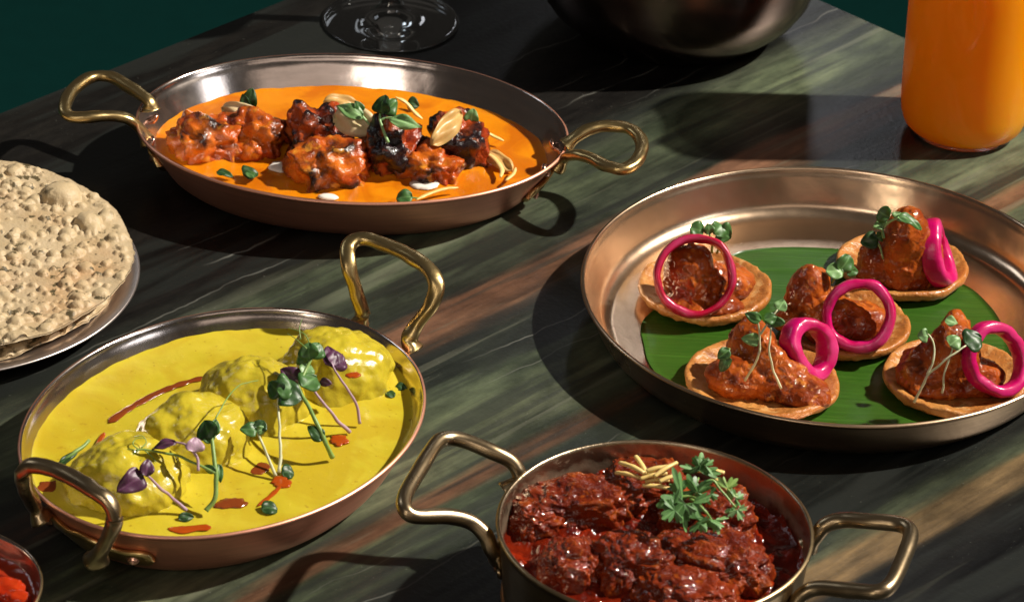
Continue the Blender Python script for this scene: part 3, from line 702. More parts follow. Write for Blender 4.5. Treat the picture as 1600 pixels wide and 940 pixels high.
for i, (px, py, rx, ry, mt, lb) in enumerate(drops):
    on = i in (7,)
    flat_drop('chilli_oil_drop', M[mt], px, py, YZ + (.0235 if on else .0008), rx, ry, .3, lb, 'chilli oil', D1, .0003, i + 3)
H2 = 'microgreens on the yellow curry'
K = YZ + .027
sprig('tall sprig with paired green leaves and a curly tip on the rear dumpling', H2,
      [([(520, 714, .027), (508, 690, .037), (492, 655, .046), (474, 622, .052), (468, 600, .056), (480, 575, .060), (488, 555, .064)], .0016, 'stem')],
      [((484, 562, .064), (480, 535, .072), .011, 'green', 'oval', (-.3, -.8, .4)), ((488, 560, .064), (500, 534, .070), .010, 'green', 'oval', (.3, -.8, .4)), ((484, 566, .062), (466, 546, .066), .011, 'green', 'round', CN),
       ((472, 604, .056), (496, 586, .058), .013, 'green', 'oval', CN), ((476, 586, .058), (484, 566, .062), .009, 'pale_green', 'oval', CN), ((505, 688, .038), (483, 664, .045), .009, 'dark_green', 'oval', UPN)],
      [([(486, 540, .070), (476, 522, .073), (462, 516, .072), (450, 512, .070)], .0004), ([(480, 545, .070), (466, 532, .071), (448, 520, .068)], .0004), ([(470, 530, .071), (468, 515, .074), (472, 498, .078)], .0004)])
sprig('purple leaved sprig with two lilac stems leaning over the rear dumpling', H2,
      [([(562, 660, .027), (556, 632, .037), (540, 602, .048), (524, 578, .057), (518, 566, .060)], .0011, 'lilac'), ([(545, 674, .026), (520, 648, .038), (500, 622, .048), (487, 603, .054)], .0013, 'lilac')],
      [((520, 572, .059), (514, 535, .066), .013, 'purple', 'heart', (.2, -.8, .5)), ((520, 572, .059), (537, 550, .062), .012, 'purple', 'heart', (0, -.7, .7)), ((500, 594, .056), (516, 600, .056), .006, 'purple', 'oval', CN)])
sprig('purple leaf at the left of the tall sprig', H2, [([(470, 598, .055), (462, 592, .056)], .0008, 'lilac')], [((470, 594, .055), (438, 576, .060), .012, 'purple', 'heart', (-.1, -.7, .7))])
sprig('large dark green leaf with a straight white stem on the third dumpling', H2, [([(437, 738, .027), (438, 700, .036), (436, 660, .046), (435, 622, .054)], .0012, 'white_stem')],
      [((440, 616, .056), (418, 596, .060), .014, 'dark_green', 'heart', (-.2, -.7, .7)), ((436, 612, .056), (472, 620, .055), .018, 'dark_green', 'heart', (.1, -.7, .7)), ((432, 606, .0585), (456, 602, .0595), .013, 'green', 'round', CN)])
sprig('small green sprig with a pale stem between the middle dumplings', H2, [([(432, 742, .027), (420, 716, .034), (408, 688, .042), (401, 672, .045)], .0011, 'white_stem')],
      [((402, 672, .046), (376, 668, .048), .011, 'green', 'heart', UPN), ((403, 671, .046), (412, 656, .050), .008, 'dark_green', 'heart', CN), ((401, 674, .0455), (415, 668, .0475), .006, 'pale_green', 'oval', CN)])
sprig('bent green shoot with leaves over the second dumpling', H2,
      [([(322, 798, .028), (334, 780, .033), (338, 745, .042), (334, 710, .050), (331, 682, .055), (336, 655, .059)], .0017, 'stem'), ([(336, 738, .044), (310, 726, .047), (270, 710, .050), (228, 703, .051), (212, 704, .051)], .0010, 'stem')],
      [((330, 686, .055), (316, 656, .062), .012, 'dark_green', 'oval', (-.4, -.7, .5)), ((330, 682, .055), (338, 654, .062), .009, 'green', 'oval', (.2, -.8, .5)), ((332, 690, .054), (320, 676, .056), .008, 'green', 'oval', CN), ((338, 736, .045), (316, 728, .046), .006, 'green', 'oval', CN), ((340, 724, .046), (346, 752, .040), .004, 'green', 'oval', CN)],
      [([(218, 704, .051), (208, 694, .053), (214, 684, .055), (226, 684, .055)], .0004), ([(216, 704, .051), (206, 712, .049), (212, 722, .047), (222, 718, .048)], .0004), ([(212, 704, .051), (200, 702, .051), (196, 712, .049)], .0004),
       ([(224, 703, .051), (236, 712, .049), (244, 722, .047)], .0004), ([(336, 655, .059), (350, 630, .062), (368, 606, .062), (388, 596, .060), (404, 594, .058)], .0005), ([(220, 700, .0515), (228, 690, .0535), (222, 680, .056), (210, 682, .0555)], .0004)])
sprig('dark purple leaf with a lilac stem on the front dumpling', H2, [([(292, 796, .028), (268, 776, .036), (246, 758, .045), (230, 742, .052)], .0012, 'lilac'), ([(228, 742, .052), (231, 728, .056)], .0008, 'lilac')],
      [((224, 740, .053), (188, 766, .050), .012, 'purple', 'heart', (0, -.8, .6)), ((228, 744, .053), (232, 716, .060), .008, 'purple', 'oval', (.5, -.7, .4))])
sprig('two small purple leaves above the bent green shoot', H2, [([(310, 735, .045), (308, 716, .050), (300, 702, .0535), (290, 694, .055), (272, 690, .055)], .0010, 'lilac')],
      [((276, 690, .056), (236, 696, .054), .007, 'purple', 'oval', UPN), ((304, 706, .054), (306, 682, .060), .010, 'lilac', 'heart', CN)])
sprig('green stick lying at the back left of the front dumpling', H2, [([(92, 725, .027), (115, 708, .031), (140, 688, .033)], .0016, 'stem')], [((92, 725, .0285), (122, 703, .0325), .005, 'dark_green', 'oval', UPN)])
for (a, b, w, sh, lb) in [((408, 794), (434, 791), .0115, 'round', 'dark green round leaf floating near the front of the yellow curry'), ((440, 738), (460, 735), .008, 'round', 'small dark leaf floating beside the pale stem foot'),
                          ((278, 808), (304, 806), .006, 'oval', 'small green leaf behind the bright red oil dash'), ((618, 602), (636, 606), .005, 'oval', 'small green leaf floating near the right rim'), ((604, 612), (616, 618), .005, 'round', 'tiny green leaf right of the rear dumpling')]:
    sprig(lb, H2, [], [((*a, YZ + .0022), (*b, YZ + .0022), w, 'dark_green', sh, UPN)], name='herb_leaf', cat='herb')

# ================================================================== RED CURRY BOWL
RP = Pan(.07527, -.30079, .0769, .0769, 0, .055, .10, .0014)
root = thing('round_bowl', (RP.c[0], RP.c[1], 0), 'deep round aged brass bowl with wire loop handles holding dark red meat curry', 'bowl')
RP.build(root, M['bowl_out'], M['bowl_in'], .0016)
V, F = RP.rows([(float(RP.off(.012)) - .0001, .010), (float(RP.off(.012)) - .0014, .011), (float(RP.off(.012)) - .0014, .013), (float(RP.off(.014)), .0142)]); mk('base_ring', V, F, M['bowl_out'], root)
handle_tube(root, [(790, 768, .040), (812, 748, .046), (800, 722, .054), (770, 706, .059), (725, 688, .063), (698, 685, .065), (680, 695, .066), (655, 735, .067), (634, 772, .067), (633, 795, .066), (650, 806, .063), (700, 806, .058), (735, 815, .053), (758, 835, .047), (768, 858, .040), (780, 868, .034)], .0040, M['old_brass'], 1., 2., 16, .0001)
handle_tube(root, [(1262, 852, .040), (1274, 838, .046), (1290, 820, .052), (1318, 812, .056), (1360, 814, .060), (1402, 818, .062), (1420, 826, .063), (1422, 842, .063), (1408, 880, .062), (1392, 912, .061), (1372, 924, .060), (1330, 922, .056), (1280, 918, .051), (1254, 928, .046), (1240, 950, .038), (1236, 962, .032)], .0040, M['old_brass'], 1., 2., 16, .0001)
for px, py in ((1262, 850), (1235, 960), (790, 768), (778, 868)):
    ph = RP.phi(at(px, py, .032)); RP.plate('handle_bracket', root, ph - .13, ph + .13, .031, .031, .008, M['old_brass'], .0022)
    RP.rivet(root, ph, .026, .0032, False, .002)
RZ = .0365
bf = [(903, 800, .035, .0175, .0175, .22, 21, 'long dark meat piece lying behind on the left of the red curry', 1.6),
      (838, 812, .018, .016, .0125, .6, 27, 'glossy fatty meat piece against the left wall of the bowl', 1.6),
      (893, 892, .0165, .0165, .0155, .1, 22, 'small square meat piece at the front left of the red curry', 1.5),
      (993, 892, .0205, .019, .0185, .3, 23, 'blocky dark meat piece at the front middle of the red curry', 1.5),
      (1112, 888, .029, .023, .0175, -.25, 24, 'largest lumpy meat piece at the front right of the red curry', 1.6),
      (1105, 820, .024, .020, .0215, -.3, 25, 'raised meat piece under the coriander sprig', 1.6),
      (1010, 768, .026, .018, .0145, .1, 26, 'meat piece beneath the ginger matchsticks at the back', 1.6),
      (1075, 935, .024, .018, .014, 0, 28, 'meat piece at the nearest front wall of the bowl', 1.6)]
bumps = []
for px, py, rx, ry, rz, ro, sd, lb, fr in bf:
    c = at(px, py, RZ + rz * .06)
    blob('meat_piece', M['beef'], c, (rx, ry, rz), lb, 'meat', 'meat pieces in the red curry', rot=ro, amp=.19, freq=fr * .85, amp2=.088, freq2=4.2, seed=sd, ridge=.008, power=.72, sub=6)
    bumps.append((c[0], c[1], rx * .9, ry * .9, .003))
sauce_surface('red_curry', RP, RZ - .001, M['gravy'], 'glossy oily dark red gravy around the meat in the brass bowl', 'curry', bumps, .0008, 60, .003, lump=.0035, lf=70, seedv=3.)
G3 = 'ginger matchsticks on the red curry'
zz = RZ + .020
for i, (a, b, lb) in enumerate([((993, 712, .004), (1012, 742, .0), 'pale ginger matchstick standing up at the left of the pile'), ((962, 738, -.004), (1000, 746, -.002), 'ginger matchstick pointing left towards the bowl wall'),
        ((985, 728, .0), (1010, 742, .0), 'short ginger matchstick between the upright and the left pointing ones'), ((1000, 748, .0), (1042, 738, .002), 'ginger matchstick lying across the front of the pile'), ((1010, 736, .003), (1048, 728, .005), 'topmost ginger matchstick touching the coriander'),
        ((1008, 752, -.003), (1046, 750, -.002), 'lowest ginger matchstick, half in the red gravy'), ((1022, 744, .003), (1058, 722, .006), 'ginger matchstick sloping up behind the coriander'), ((1090, 735, .006), (1132, 738, .006), 'ginger matchstick behind the coriander leaves'), ((1118, 748, .006), (1146, 776, .002), 'ginger matchstick along the coriander stem at the right'),
        ((968, 722, .001), (1006, 738, .003), 'pale tapering ginger matchstick between the wall of the bowl and the upright one'), ((1004, 758, -.002), (1052, 764, -.002), 'ginger matchstick lying nearest the front under the pile'), ((1030, 752, .003), (1062, 742, .004), 'ginger matchstick crossing the right side of the pile')]):
    strip([(a[0], a[1], zz + a[2]), ((a[0] + b[0]) / 2, (a[1] + b[1]) / 2 - 2, zz + (a[2] + b[2]) / 2 + .0008), (b[0], b[1], zz + b[2])], .0012, M['ginger'], lb, 'ginger_matchstick', 'ginger', G3, .8, .85)

def lobed(root, base, tip, width, mat, nrm, seed=0):
    """three lobed coriander leaflet with toothed rounded lobes, cupped and wavy"""
    base = np.array(base, float); tip = np.array(tip, float); L = np.linalg.norm(tip - base); X = (tip - base) / L
    n = np.array(nrm, float); n -= X * (n @ X); n /= np.linalg.norm(n); Y = np.cross(n, X)
    rs = np.random.RandomState(seed + 5); a = np.radians(np.linspace(-128, 128, 121)); deg = np.degrees(a)
    lob = np.abs(np.cos(PI * deg / 84)) ** .8; side = np.where(np.abs(deg) > 42, .78, 1.)
    r = L * .60 * (.22 + .74 * lob * side) * (1 + .30 * np.abs(np.cos(deg * PI / 84 * 4)) - .20 + .30 * perlin(np.stack([deg / 30 + seed * 3, deg * 0, deg * 0 + .5], 1)))
    c = base + X * L * .22; rr = np.linspace(0, 1, 9)
    Rr = rr[:, None] * r[None]; x = Rr * np.cos(a); y = Rr * np.sin(a) * min(1.3, .55 + width / L)
    z = -.28 * Rr ** 2 / L + .10 * L * (rr[:, None] ** 2) * np.cos(PI * deg / 42)[None] * .6 + .07 * L * rr[:, None] * np.sin(a * 5 + seed)[None] + rs.uniform(-.02, .02) * L
    V = (c + x[..., None] * X + y[..., None] * Y + z[..., None] * n).reshape(-1, 3); k = len(V); F = gridfaces(9, 121)
    mid = (np.abs(((deg + 42) % 84) - 42) / 42)[None] + 0 * Rr
    o = mk('leaf', np.vstack([V, V - n * .0002]), [F, F[:, ::-1] + k], mat, root, attrs={'mid': np.concatenate([mid.ravel()] * 2)}); return o
cz = RZ + .032
root = thing('coriander_sprig', at(1095, 790, cz - .01), 'fresh coriander sprig with divided green leaves on top of the red curry', 'herb')
for i, (b, t_, w, mt, nn) in enumerate([((1092, 745, .010), (1098, 700, .020), .012, 'coriander', (.1, -.8, .5)), ((1090, 775, .006), (1072, 735, .014), .011, 'green', (-.2, -.7, .6)), ((1084, 775, .006), (1112, 748, .013), .014, 'coriander', (.1, -.8, .5)),
        ((1080, 778, .005), (1016, 792, .003), .016, 'coriander', (0, -.8, .6)), ((1078, 776, .006), (1098, 815, -.002), .016, 'coriander', (0, -.85, .5)), ((1074, 780, .005), (1052, 808, .0), .015, 'green', (0, -.8, .6)),
        ((1068, 772, .006), (1040, 750, .010), .012, 'green', (-.2, -.7, .7)), ((1104, 800, .0), (1090, 838, -.007), .010, 'coriander', (0, -.8, .6)), ((1116, 805, -.002), (1124, 836, -.008), .006, 'pale_green', (0, -.8, .6)),
        ((1096, 732, .014), (1080, 712, .018), .008, 'green', CN), ((1098, 730, .014), (1118, 716, .017), .008, 'coriander', CN), ((1060, 790, .004), (1024, 776, .006), .011, 'coriander', (0, -.7, .7)), ((1060, 792, .003), (1034, 812, .0), .010, 'coriander', (0, -.85, .5)), ((1090, 812, .0), (1106, 836, -.006), .008, 'coriander', CN), ((1106, 768, .008), (1124, 782, .004), .009, 'coriander', CN),
        ((1130, 768, .004), (1158, 742, .008), .006, 'stem', CN), ((1145, 780, .001), (1166, 770, .002), .006, 'coriander', CN), ((1150, 790, .0), (1162, 815, -.004), .005, 'pale_green', CN), ((1140, 790, -.001), (1150, 806, -.004), .006, 'coriander', CN)]):
    f_ = lambda p: at(p[0], p[1], cz + p[2]); lobed(root, f_(b), f_(t_), w, M[mt], nn, i)
for pts in ([(1090, 782, .002), (1086, 765, .007), (1092, 745, .010)], [(1084, 780, .003), (1110, 750, .010), (1128, 766, .006), (1150, 792, .0)], [(1078, 778, .004), (1100, 795, .002), (1112, 812, -.003)], [(1060, 776, .005), (1085, 776, .005), (1104, 800, .0)]):
    stem(root, [at(p[0], p[1], cz + p[2]) for p in pts], .0010, M['stem'])

# ================================================================== TRAY
TP = Pan(.17856, -.01652, .14016, .14016, 0, .027, .42, .0016, .0085)
root = thing('round_tray', (TP.c[0], TP.c[1], 0), 'round bronze tray with sloping rim holding five topped crackers on a banana leaf', 'tray')
TP.build(root, M['bronze'], M['tray_in'], .0014)
TZ = .0026
outl = np.array([(1008, 497), (1006, 540), (1022, 580), (1075, 622), (1160, 650), (1260, 662), (1380, 668), (1470, 662), (1545, 630), (1580, 570), (1562, 502), (1520, 455), (1450, 425), (1390, 402), (1320, 392), (1240, 388), (1180, 391), (1140, 402), (1085, 450)])
PW = catmull([at(x, y, TZ) for x, y in outl], 8, True); cen = PW.mean(0)
PW = cen + (PW - cen) * np.minimum(1, .1175 / np.linalg.norm(PW - np.array([*TP.c, TZ]), axis=1))[:, None] if False else PW
dd = PW - np.array([*TP.c, TZ]); ln = np.linalg.norm(dd, axis=1); PW = np.array([*TP.c, TZ]) + dd * np.minimum(1, .1235 / ln)[:, None]
nn_ = len(PW); rr = np.linspace(.02, 1, 26); V = (cen[None, None] + (PW - cen)[None] * rr[:, None, None]).reshape(-1, 3)
lz = .0009 + .0009 * np.clip(fbm(V * np.array([18, 30, 0]) + 4, 2), -.7, 2); V[:, 2] = TZ + lz
k0 = len(V); V2 = V.copy(); V2[:, 2] -= .0005; F = gridfaces(26, nn_, False, True)
kk = np.arange(nn_); e = (25 * nn_) + kk; e1 = 25 * nn_ + (kk + 1) % nn_
tag(mk('banana_leaf', np.vstack([V, V2]), [F, F[:, ::-1] + k0, np.stack([e, e1, e1 + k0, e + k0], -1)], M['banana']), 'cut piece of green banana leaf lying flat on the tray under the crackers', 'leaf')

def cracker(px, py, r, seed, label, tilt=(0, 0)):
    c = at(px, py, .0062); n = 120
    prof = [(.02, .0022), (.3, .002), (.55, .0022), (.74, .0030), (.86, .0048), (.94, .0062), (.985, .0058), (1., .0040), (.985, .0018), (.93, .0000), (.8, -.0016), (.5, -.0022), (.02, -.0022)]
    # finer profile
    pr = catmull(np.array([(a, 0, b) for a, b in prof]), 3); a = np.linspace(0, 2 * PI, n, endpoint=False)
    Rr, A = np.meshgrid(pr[:, 0] * r, a, indexing='ij'); Z = np.repeat(pr[:, 2][:, None], n, 1)
    q = np.stack([np.cos(A) * 1.2 + seed * 5, np.sin(A) * 1.2, np.zeros_like(A)], -1).reshape(-1, 3)
    w = (1 + .035 * fbm(q, 2)).reshape(A.shape)
    x = Rr * w * np.cos(A); y = Rr * w * np.sin(A)
    Z = Z + .0012 * fbm(q * 1.7 + 9, 2).reshape(A.shape) * (Rr / r) ** 2
    V = np.stack([x, y, Z], -1).reshape(-1, 3); V += (.0007 * fbm(V * 220 + seed, 3))[:, None] * np.array([.4, .4, 1])
    V[:, 2] += V[:, 0] * tilt[0] + V[:, 1] * tilt[1]
    hh = np.clip(.5 + .45 * fbm(V * 110 + seed, 3), 0, 1)
    V = V + c; o = mk('cracker', V, gridfaces(len(pr), n, False, True), M['cracker'], attrs={'h': hh}, origin=np.array([c[0], c[1], V[:, 2].min()]))
    return tag(o, label, 'cracker', 'round fried crackers on the banana leaf')
def filling(parts, label, seed):
    """one continuous mound: union of blobs through a shrink-wrapped radial field"""
    P = [(at(px, py, z_), np.array((rx, ry, rz))) for px, py, z_, rx, ry, rz in parts]
    bm_ = bpy.data.metaballs.new('tmp'); 
    # radial star surface from the base centre: max over ellipsoid exits
    V, F = ico(6); lo = min(p[0][2] - p[1][2] for p in P); c = np.mean([p[0] for p in P], 0); c[2] = max(.012, lo + .001)
    bpy.data.metaballs.remove(bm_)
    rad = np.full(len(V), .004)
    for p, r in P:
        oc = (c - p) / r; dv = V / r; a = (dv * dv).sum(1); b = (dv * oc).sum(1); cc = (oc * oc).sum() - 1
        disc = b * b - a * cc; ok = disc > 0; t = np.where(ok, (-b + np.sqrt(np.abs(disc))) / a, 0); rad = np.maximum(rad, t)
    # smooth the radius over the sphere
    me_edges = np.vstack([F[:, :2], F[:, 1:], F[:, [0, 2]]])
    for _ in range(10):
        s_ = np.zeros(len(V)); n_ = np.zeros(len(V))
        np.add.at(s_, me_edges[:, 0], rad[me_edges[:, 1]]); np.add.at(s_, me_edges[:, 1], rad[me_edges[:, 0]]); np.add.at(n_, me_edges[:, 0], 1); np.add.at(n_, me_edges[:, 1], 1)
        rad = .4 * rad + .6 * s_ / n_
    W_ = V * rad[:, None] + c
    d = fbm(W_ * 75 + seed * 3, 4); d2 = ridged(W_ * 110 + seed, 3) - .6
    W_ = W_ + V * (.0022 * d + .0009 * d2)[:, None]; W_[:, 2] = np.maximum(W_[:, 2], .0078)
    hh = np.clip(.45 + .35 * fbm(W_ * 60 + seed * 2, 3) - .15 * d, 0, 1)
    return tag(mk('spiced_filling', W_, F, M['filling'], attrs={'h': hh}, origin=np.array([c[0], c[1], .0078])), label, 'filling', 'spiced fillings on the crackers')
def onion(px, py, z_, r, nrm, label, tr=.0030, ax=.0042, sx=1., sy=1., roll=0., seed=0):
    c = at(px, py, z_); n = np.array(nrm, float); n /= np.linalg.norm(n); t1 = np.cross([0, 0, 1.], n); t1 /= np.linalg.norm(t1); t2 = np.cross(n, t1)
    a = np.linspace(0, 2 * PI, 120, endpoint=False); b = np.linspace(0, 2 * PI, 28, endpoint=False); A, B_ = np.meshgrid(a, b, indexing='ij')
    q = np.stack([np.cos(A) * .8 + seed * 4, np.sin(A) * .8, A * 0], -1).reshape(-1, 3); w = fbm(q, 2).reshape(A.shape)
    cr = np.sign(np.cos(B_)) * np.abs(np.cos(B_)) ** .65; sr = np.sign(np.sin(B_)) * np.abs(np.sin(B_)) ** .65
    w3 = fbm(q * 1.3 + 5, 2).reshape(A.shape); rad = r * (1 + .07 * w) + tr * .9 * (1 + .24 * w3) * cr; x = rad * np.cos(A) * sx; y = rad * np.sin(A) * sy
    x, y = x * math.cos(roll) - y * math.sin(roll), x * math.sin(roll) + y * math.cos(roll)
    zz_ = ax * sr + .0012 * np.sin(A * 2 + seed)
    V = c + x[..., None] * t1 + y[..., None] * t2 + zz_[..., None] * n; V = V.reshape(-1, 3)
    V += (.00035 * fbm(V * 160, 2))[:, None]
    inn = (np.clip(np.abs(np.sin(B_)) * 1.25 - .35, 0, 1) * np.clip(.6 + .8 * w3, 0, 1)).ravel()
    return tag(mk('onion_ring', V, gridfaces(120, 28, True, True), M['onion_red' if seed == 1 else 'onion'], attrs={'in': inn}), label, 'onion ring', 'pickled pink onion rings on the crackers')
cracker(1101, 458, .0378, 1, 'golden cracker at the left of the tray, its onion ring facing the viewer')
cracker(1190, 602, .0420, 2, 'cracker at the front left edge of the tray, under two long pale stems', (0, -.03))
cracker(1318, 513, .0370, 3, 'cracker at the centre of the tray, lowest part hidden by the upright onion ring')
cracker(1409, 423, .0378, 4, 'cracker at the back right of the tray with the tallest filling', (0, -.02))
cracker(1491, 598, .0395, 5, 'cracker at the front right of the tray, partly out of the frame')
filling([(1092, 445, .018, .019, .017, .016), (1080, 425, .026, .014, .012, .017), (1130, 440, .014, .018, .016, .009), (1100, 475, .013, .024, .012, .005)], 'brown filling seen through the left onion ring', 1)
filling([(1172, 555, .020, .014, .012, .022), (1155, 590, .016, .018, .013, .012), (1215, 590, .016, .018, .015, .013), (1255, 615, .013, .016, .013, .009), (1190, 540, .030, .009, .008, .013), (1200, 570, .024, .010, .009, .014)], 'orange glossy filling below the two long pale stems', 2)
filling([(1262, 470, .024, .0125, .012, .022), (1300, 500, .018, .018, .014, .014), (1345, 505, .016, .016, .014, .012), (1275, 445, .032, .008, .008, .012), (1240, 500, .012, .012, .010, .008)], 'brown filling at the tray centre with a small leaf on its peak', 3)
filling([(1415, 395, .028, .0145, .013, .030), (1385, 410, .018, .016, .014, .015), (1440, 410, .020, .013, .012, .020), (1410, 372, .040, .010, .009, .016), (1400, 430, .013, .024, .012, .008)], 'tallest cone shaped filling at the back right of the tray', 4)
filling([(1485, 560, .024, .016, .013, .022), (1450, 580, .016, .017, .014, .015), (1520, 590, .014, .018, .014, .010), (1492, 520, .034, .009, .009, .013), (1470, 600, .012, .022, .012, .007)], 'dark filling with three crossing stems at the front right', 5)
onion(1087, 431, .031, .0212, (.02, -.80, .55), 'thin red onion ring standing and facing the viewer on the left cracker', .0026, .0060, 1., 1., 0, 1)
onion(1264, 545, .026, .0120, (.62, -.66, .45), 'narrow tilted onion ring between the front left cracker and the centre one', .0040, .0064, 1.0, 1.22, .45, 2)
onion(1342, 492, .030, .0178, (-.06, -.84, .45), 'round bright pink onion ring upright in front of the centre cracker', .0036, .0056, 1., 1., 0, 3)
onion(1464, 396, .026, .0135, (.93, -.12, .38), 'onion ring leaning edge on behind the tallest filling', .0046, .006, 1., 1.15, -.35, 4)
onion(1555, 560, .030, .0168, (.42, -.75, .5), 'pink onion ring at the right frame edge on the front right cracker', .0036, .0056, .95, 1.08, .45, 5)
H3 = 'microgreens on the topped crackers'
sprig('cluster of round green leaves at the top of the left onion ring', H3, [([(1112, 395, .030), (1112, 378, .040), (1108, 366, .046)], .0010, 'stem'), ([(1120, 395, .030), (1126, 376, .041)], .0010, 'stem')],
      [((1100, 362, .047), (1080, 356, .050), .010, 'green', 'round', CN), ((1110, 366, .046), (1106, 350, .052), .006, 'green', 'oval', (.5, -.8, .4)), ((1116, 366, .046), (1130, 350, .050), .010, 'green', 'round', (.2, -.8, .5)), ((1122, 360, .046), (1142, 372, .043), .013, 'green', 'heart', CN)])
sprig('two long pale stems with small leaves on the front left filling', H3, [([(1164, 594, .022), (1178, 572, .034), (1188, 545, .046), (1186, 520, .055), (1184, 500, .062)], .0009, 'white_stem'), ([(1221, 606, .022), (1208, 575, .034), (1202, 545, .046), (1204, 512, .056)], .0009, 'white_stem'), ([(1188, 522, .054), (1200, 504, .060), (1216, 484, .066)], .0008, 'white_stem')],
      [((1190, 500, .062), (1166, 491, .066), .008, 'green', 'oval', CN), ((1194, 500, .062), (1214, 494, .064), .007, 'green', 'oval', CN), ((1204, 500, .060), (1226, 505, .060), .009, 'green', 'heart', CN), ((1216, 484, .066), (1226, 468, .070), .009, 'pale_green', 'heart', CN), ((1186, 530, .051), (1160, 530, .052), .009, 'pale_green', 'heart', CN)])
sprig('green frilly leaf low on the front left filling', H3, [([(1140, 545, .038), (1134, 560, .032)], .0007, 'stem')], [((1140, 545, .040), (1122, 560, .036), .008, 'green', 'oval', CN), ((1136, 556, .036), (1128, 582, .028), .009, 'dark_green', 'heart', CN)], name='herb_leaf', cat='herb')
sprig('grey green paired leaf on the peak of the centre filling', H3, [([(1300, 442, .036), (1306, 430, .042)], .0009, 'stem')], [((1318, 425, .044), (1292, 422, .046), .011, 'pale_green', 'round', UPN), ((1312, 424, .044), (1330, 400, .052), .013, 'green', 'round', CN), ((1322, 424, .043), (1342, 424, .043), .008, 'green', 'oval', CN)])
sprig('green leaves draped over the top of the tallest filling', H3, [([(1378, 356, .050), (1390, 346, .055), (1404, 340, .059)], .0012, 'pale_green'), ([(1380, 372, .046), (1378, 356, .051), (1384, 345, .055)], .0012, 'green')],
      [((1402, 336, .060), (1444, 352, .055), .009, 'green', 'oval', (0, -.5, .85)), ((1390, 340, .057), (1372, 330, .060), .010, 'green', 'round', CN), ((1382, 352, .052), (1366, 352, .053), .006, 'pale_green', 'oval', CN), ((1400, 344, .057), (1408, 332, .061), .008, 'pale_green', 'oval', CN)])
sprig('dark green leaf and curled stem on the left side of the tallest filling', H3, [([(1362, 372, .037), (1374, 384, .034), (1380, 404, .028)], .0010, 'pale_green')], [((1372, 374, .038), (1344, 378, .036), .012, 'dark_green', 'heart', CN), ((1370, 372, .038), (1382, 366, .040), .006, 'green', 'oval', CN)])
sprig('three crossing thin stems with small leaves on the front right filling', H3, [([(1429, 628, .018), (1442, 602, .029), (1454, 582, .037), (1482, 558, .046), (1510, 540, .051)], .0010, 'white_stem'), ([(1449, 585, .036), (1458, 562, .044), (1459, 538, .051), (1452, 524, .055), (1446, 522, .055)], .0008, 'white_stem'), ([(1472, 614, .024), (1476, 585, .035), (1484, 555, .046), (1490, 538, .051)], .0008, 'white_stem')],
      [((1450, 524, .056), (1434, 524, .056), .009, 'pale_green', 'heart', CN), ((1484, 540, .051), (1500, 526, .055), .010, 'pale_green', 'heart', CN), ((1476, 500, .053), (1497, 503, .053), .008, 'pale_green', 'oval', UPN), ((1508, 536, .052), (1536, 524, .054), .014, 'dark_green', 'heart', CN)])

# ================================================================== PAPADUM
def papadum(cx, cy, r, z0, seed, label, name='papadum', droop=.0, big=()):
    n = 300; g = np.linspace(-1, 1, n); X, Y = np.meshgrid(g, g, indexing='ij')
    # disc mapping: polar rings for a clean torn edge
    nr, na = 190, 620; rr = np.linspace(.004, 1, nr); a = np.linspace(0, 2 * PI, na, endpoint=False)
    q = np.stack([np.cos(a) * 2 + seed, np.sin(a) * 2, a * 0], 1); w = 1 + .018 * fbm(q, 2) + .012 * np.clip(fbm(q * 7, 3), 0, 2) 
    Rr, A = np.meshgrid(rr, a, indexing='ij'); Rw = Rr * w[None] * r
    x = (Rw * np.cos(A)).ravel(); y = (Rw * np.sin(A)).ravel()
    rs = np.random.RandomState(seed); H = np.zeros_like(x)
    pts = rs.uniform(-1, 1, (1500, 2)) * r; rad = rs.gamma(4.0, .00058, 1500).clip(.0009, .0046)
    pts = np.vstack([pts, np.array([(b[0], b[1]) for b in big]).reshape(-1, 2)]); rad = np.concatenate([rad, [b[2] for b in big]])
    order = np.argsort(x); xs = x[order]; ys = y[order]; Hs = np.zeros_like(xs)
    wp = np.stack([xs, ys, xs * 0 + seed], 1) * 180; xw = xs + .0011 * perlin(wp); yw = ys + .0011 * perlin(wp + 31.7)
    for (bx, by), br in zip(pts, rad):
        if bx * bx + by * by > (r * .985) ** 2: continue
        i0, i1 = np.searchsorted(xs, [bx - br - .0012, bx + br + .0012]); dx = xw[i0:i1] - bx; dy = yw[i0:i1] - by
        k = np.abs(dy) < br
        if not k.any(): continue
        d = (dx[k] ** 2 + dy[k] ** 2) / br ** 2; v = np.where(d < 1, np.sqrt(np.clip(1 - d, 0, 1)), 0) * br * .76
        sl = Hs[i0:i1]; sl[k] = np.maximum(sl[k], v); Hs[i0:i1] = sl
    H = np.zeros_like(x); H[order] = Hs
    base = z0 + .0035 * fbm(np.stack([x, y, x * 0 + seed], 1) * 16, 2) * (Rr.ravel()) + droop * np.sin(A.ravel() * 3 + seed) * Rr.ravel() ** 3
    Vt = np.stack([cx + x, cy + y, base + H], 1); Vb = np.stack([cx + x, cy + y, base - .0009], 1); k0 = len(Vt)
    F = gridfaces(nr, na, False, True); kk = np.arange(na); e = (nr - 1) * na + kk; e1 = (nr - 1) * na + (kk + 1) % na
    o = mk(name, np.vstack([Vt, Vb]), [F, F[:, ::-1] + k0, np.stack([e, e1, e1 + k0, e + k0], -1)], M['papadum'], attrs={'h': np.concatenate([np.clip(H / .002, 0, 1), np.zeros(k0)])})
    return tag(o, label, 'papadum', 'papadums stacked on the metal plate')
PC = (-.322, -.016)
root = thing('metal_plate', (PC[0], PC[1], 0), 'round metal plate with a thin pale rim under the papadums at the left', 'plate')
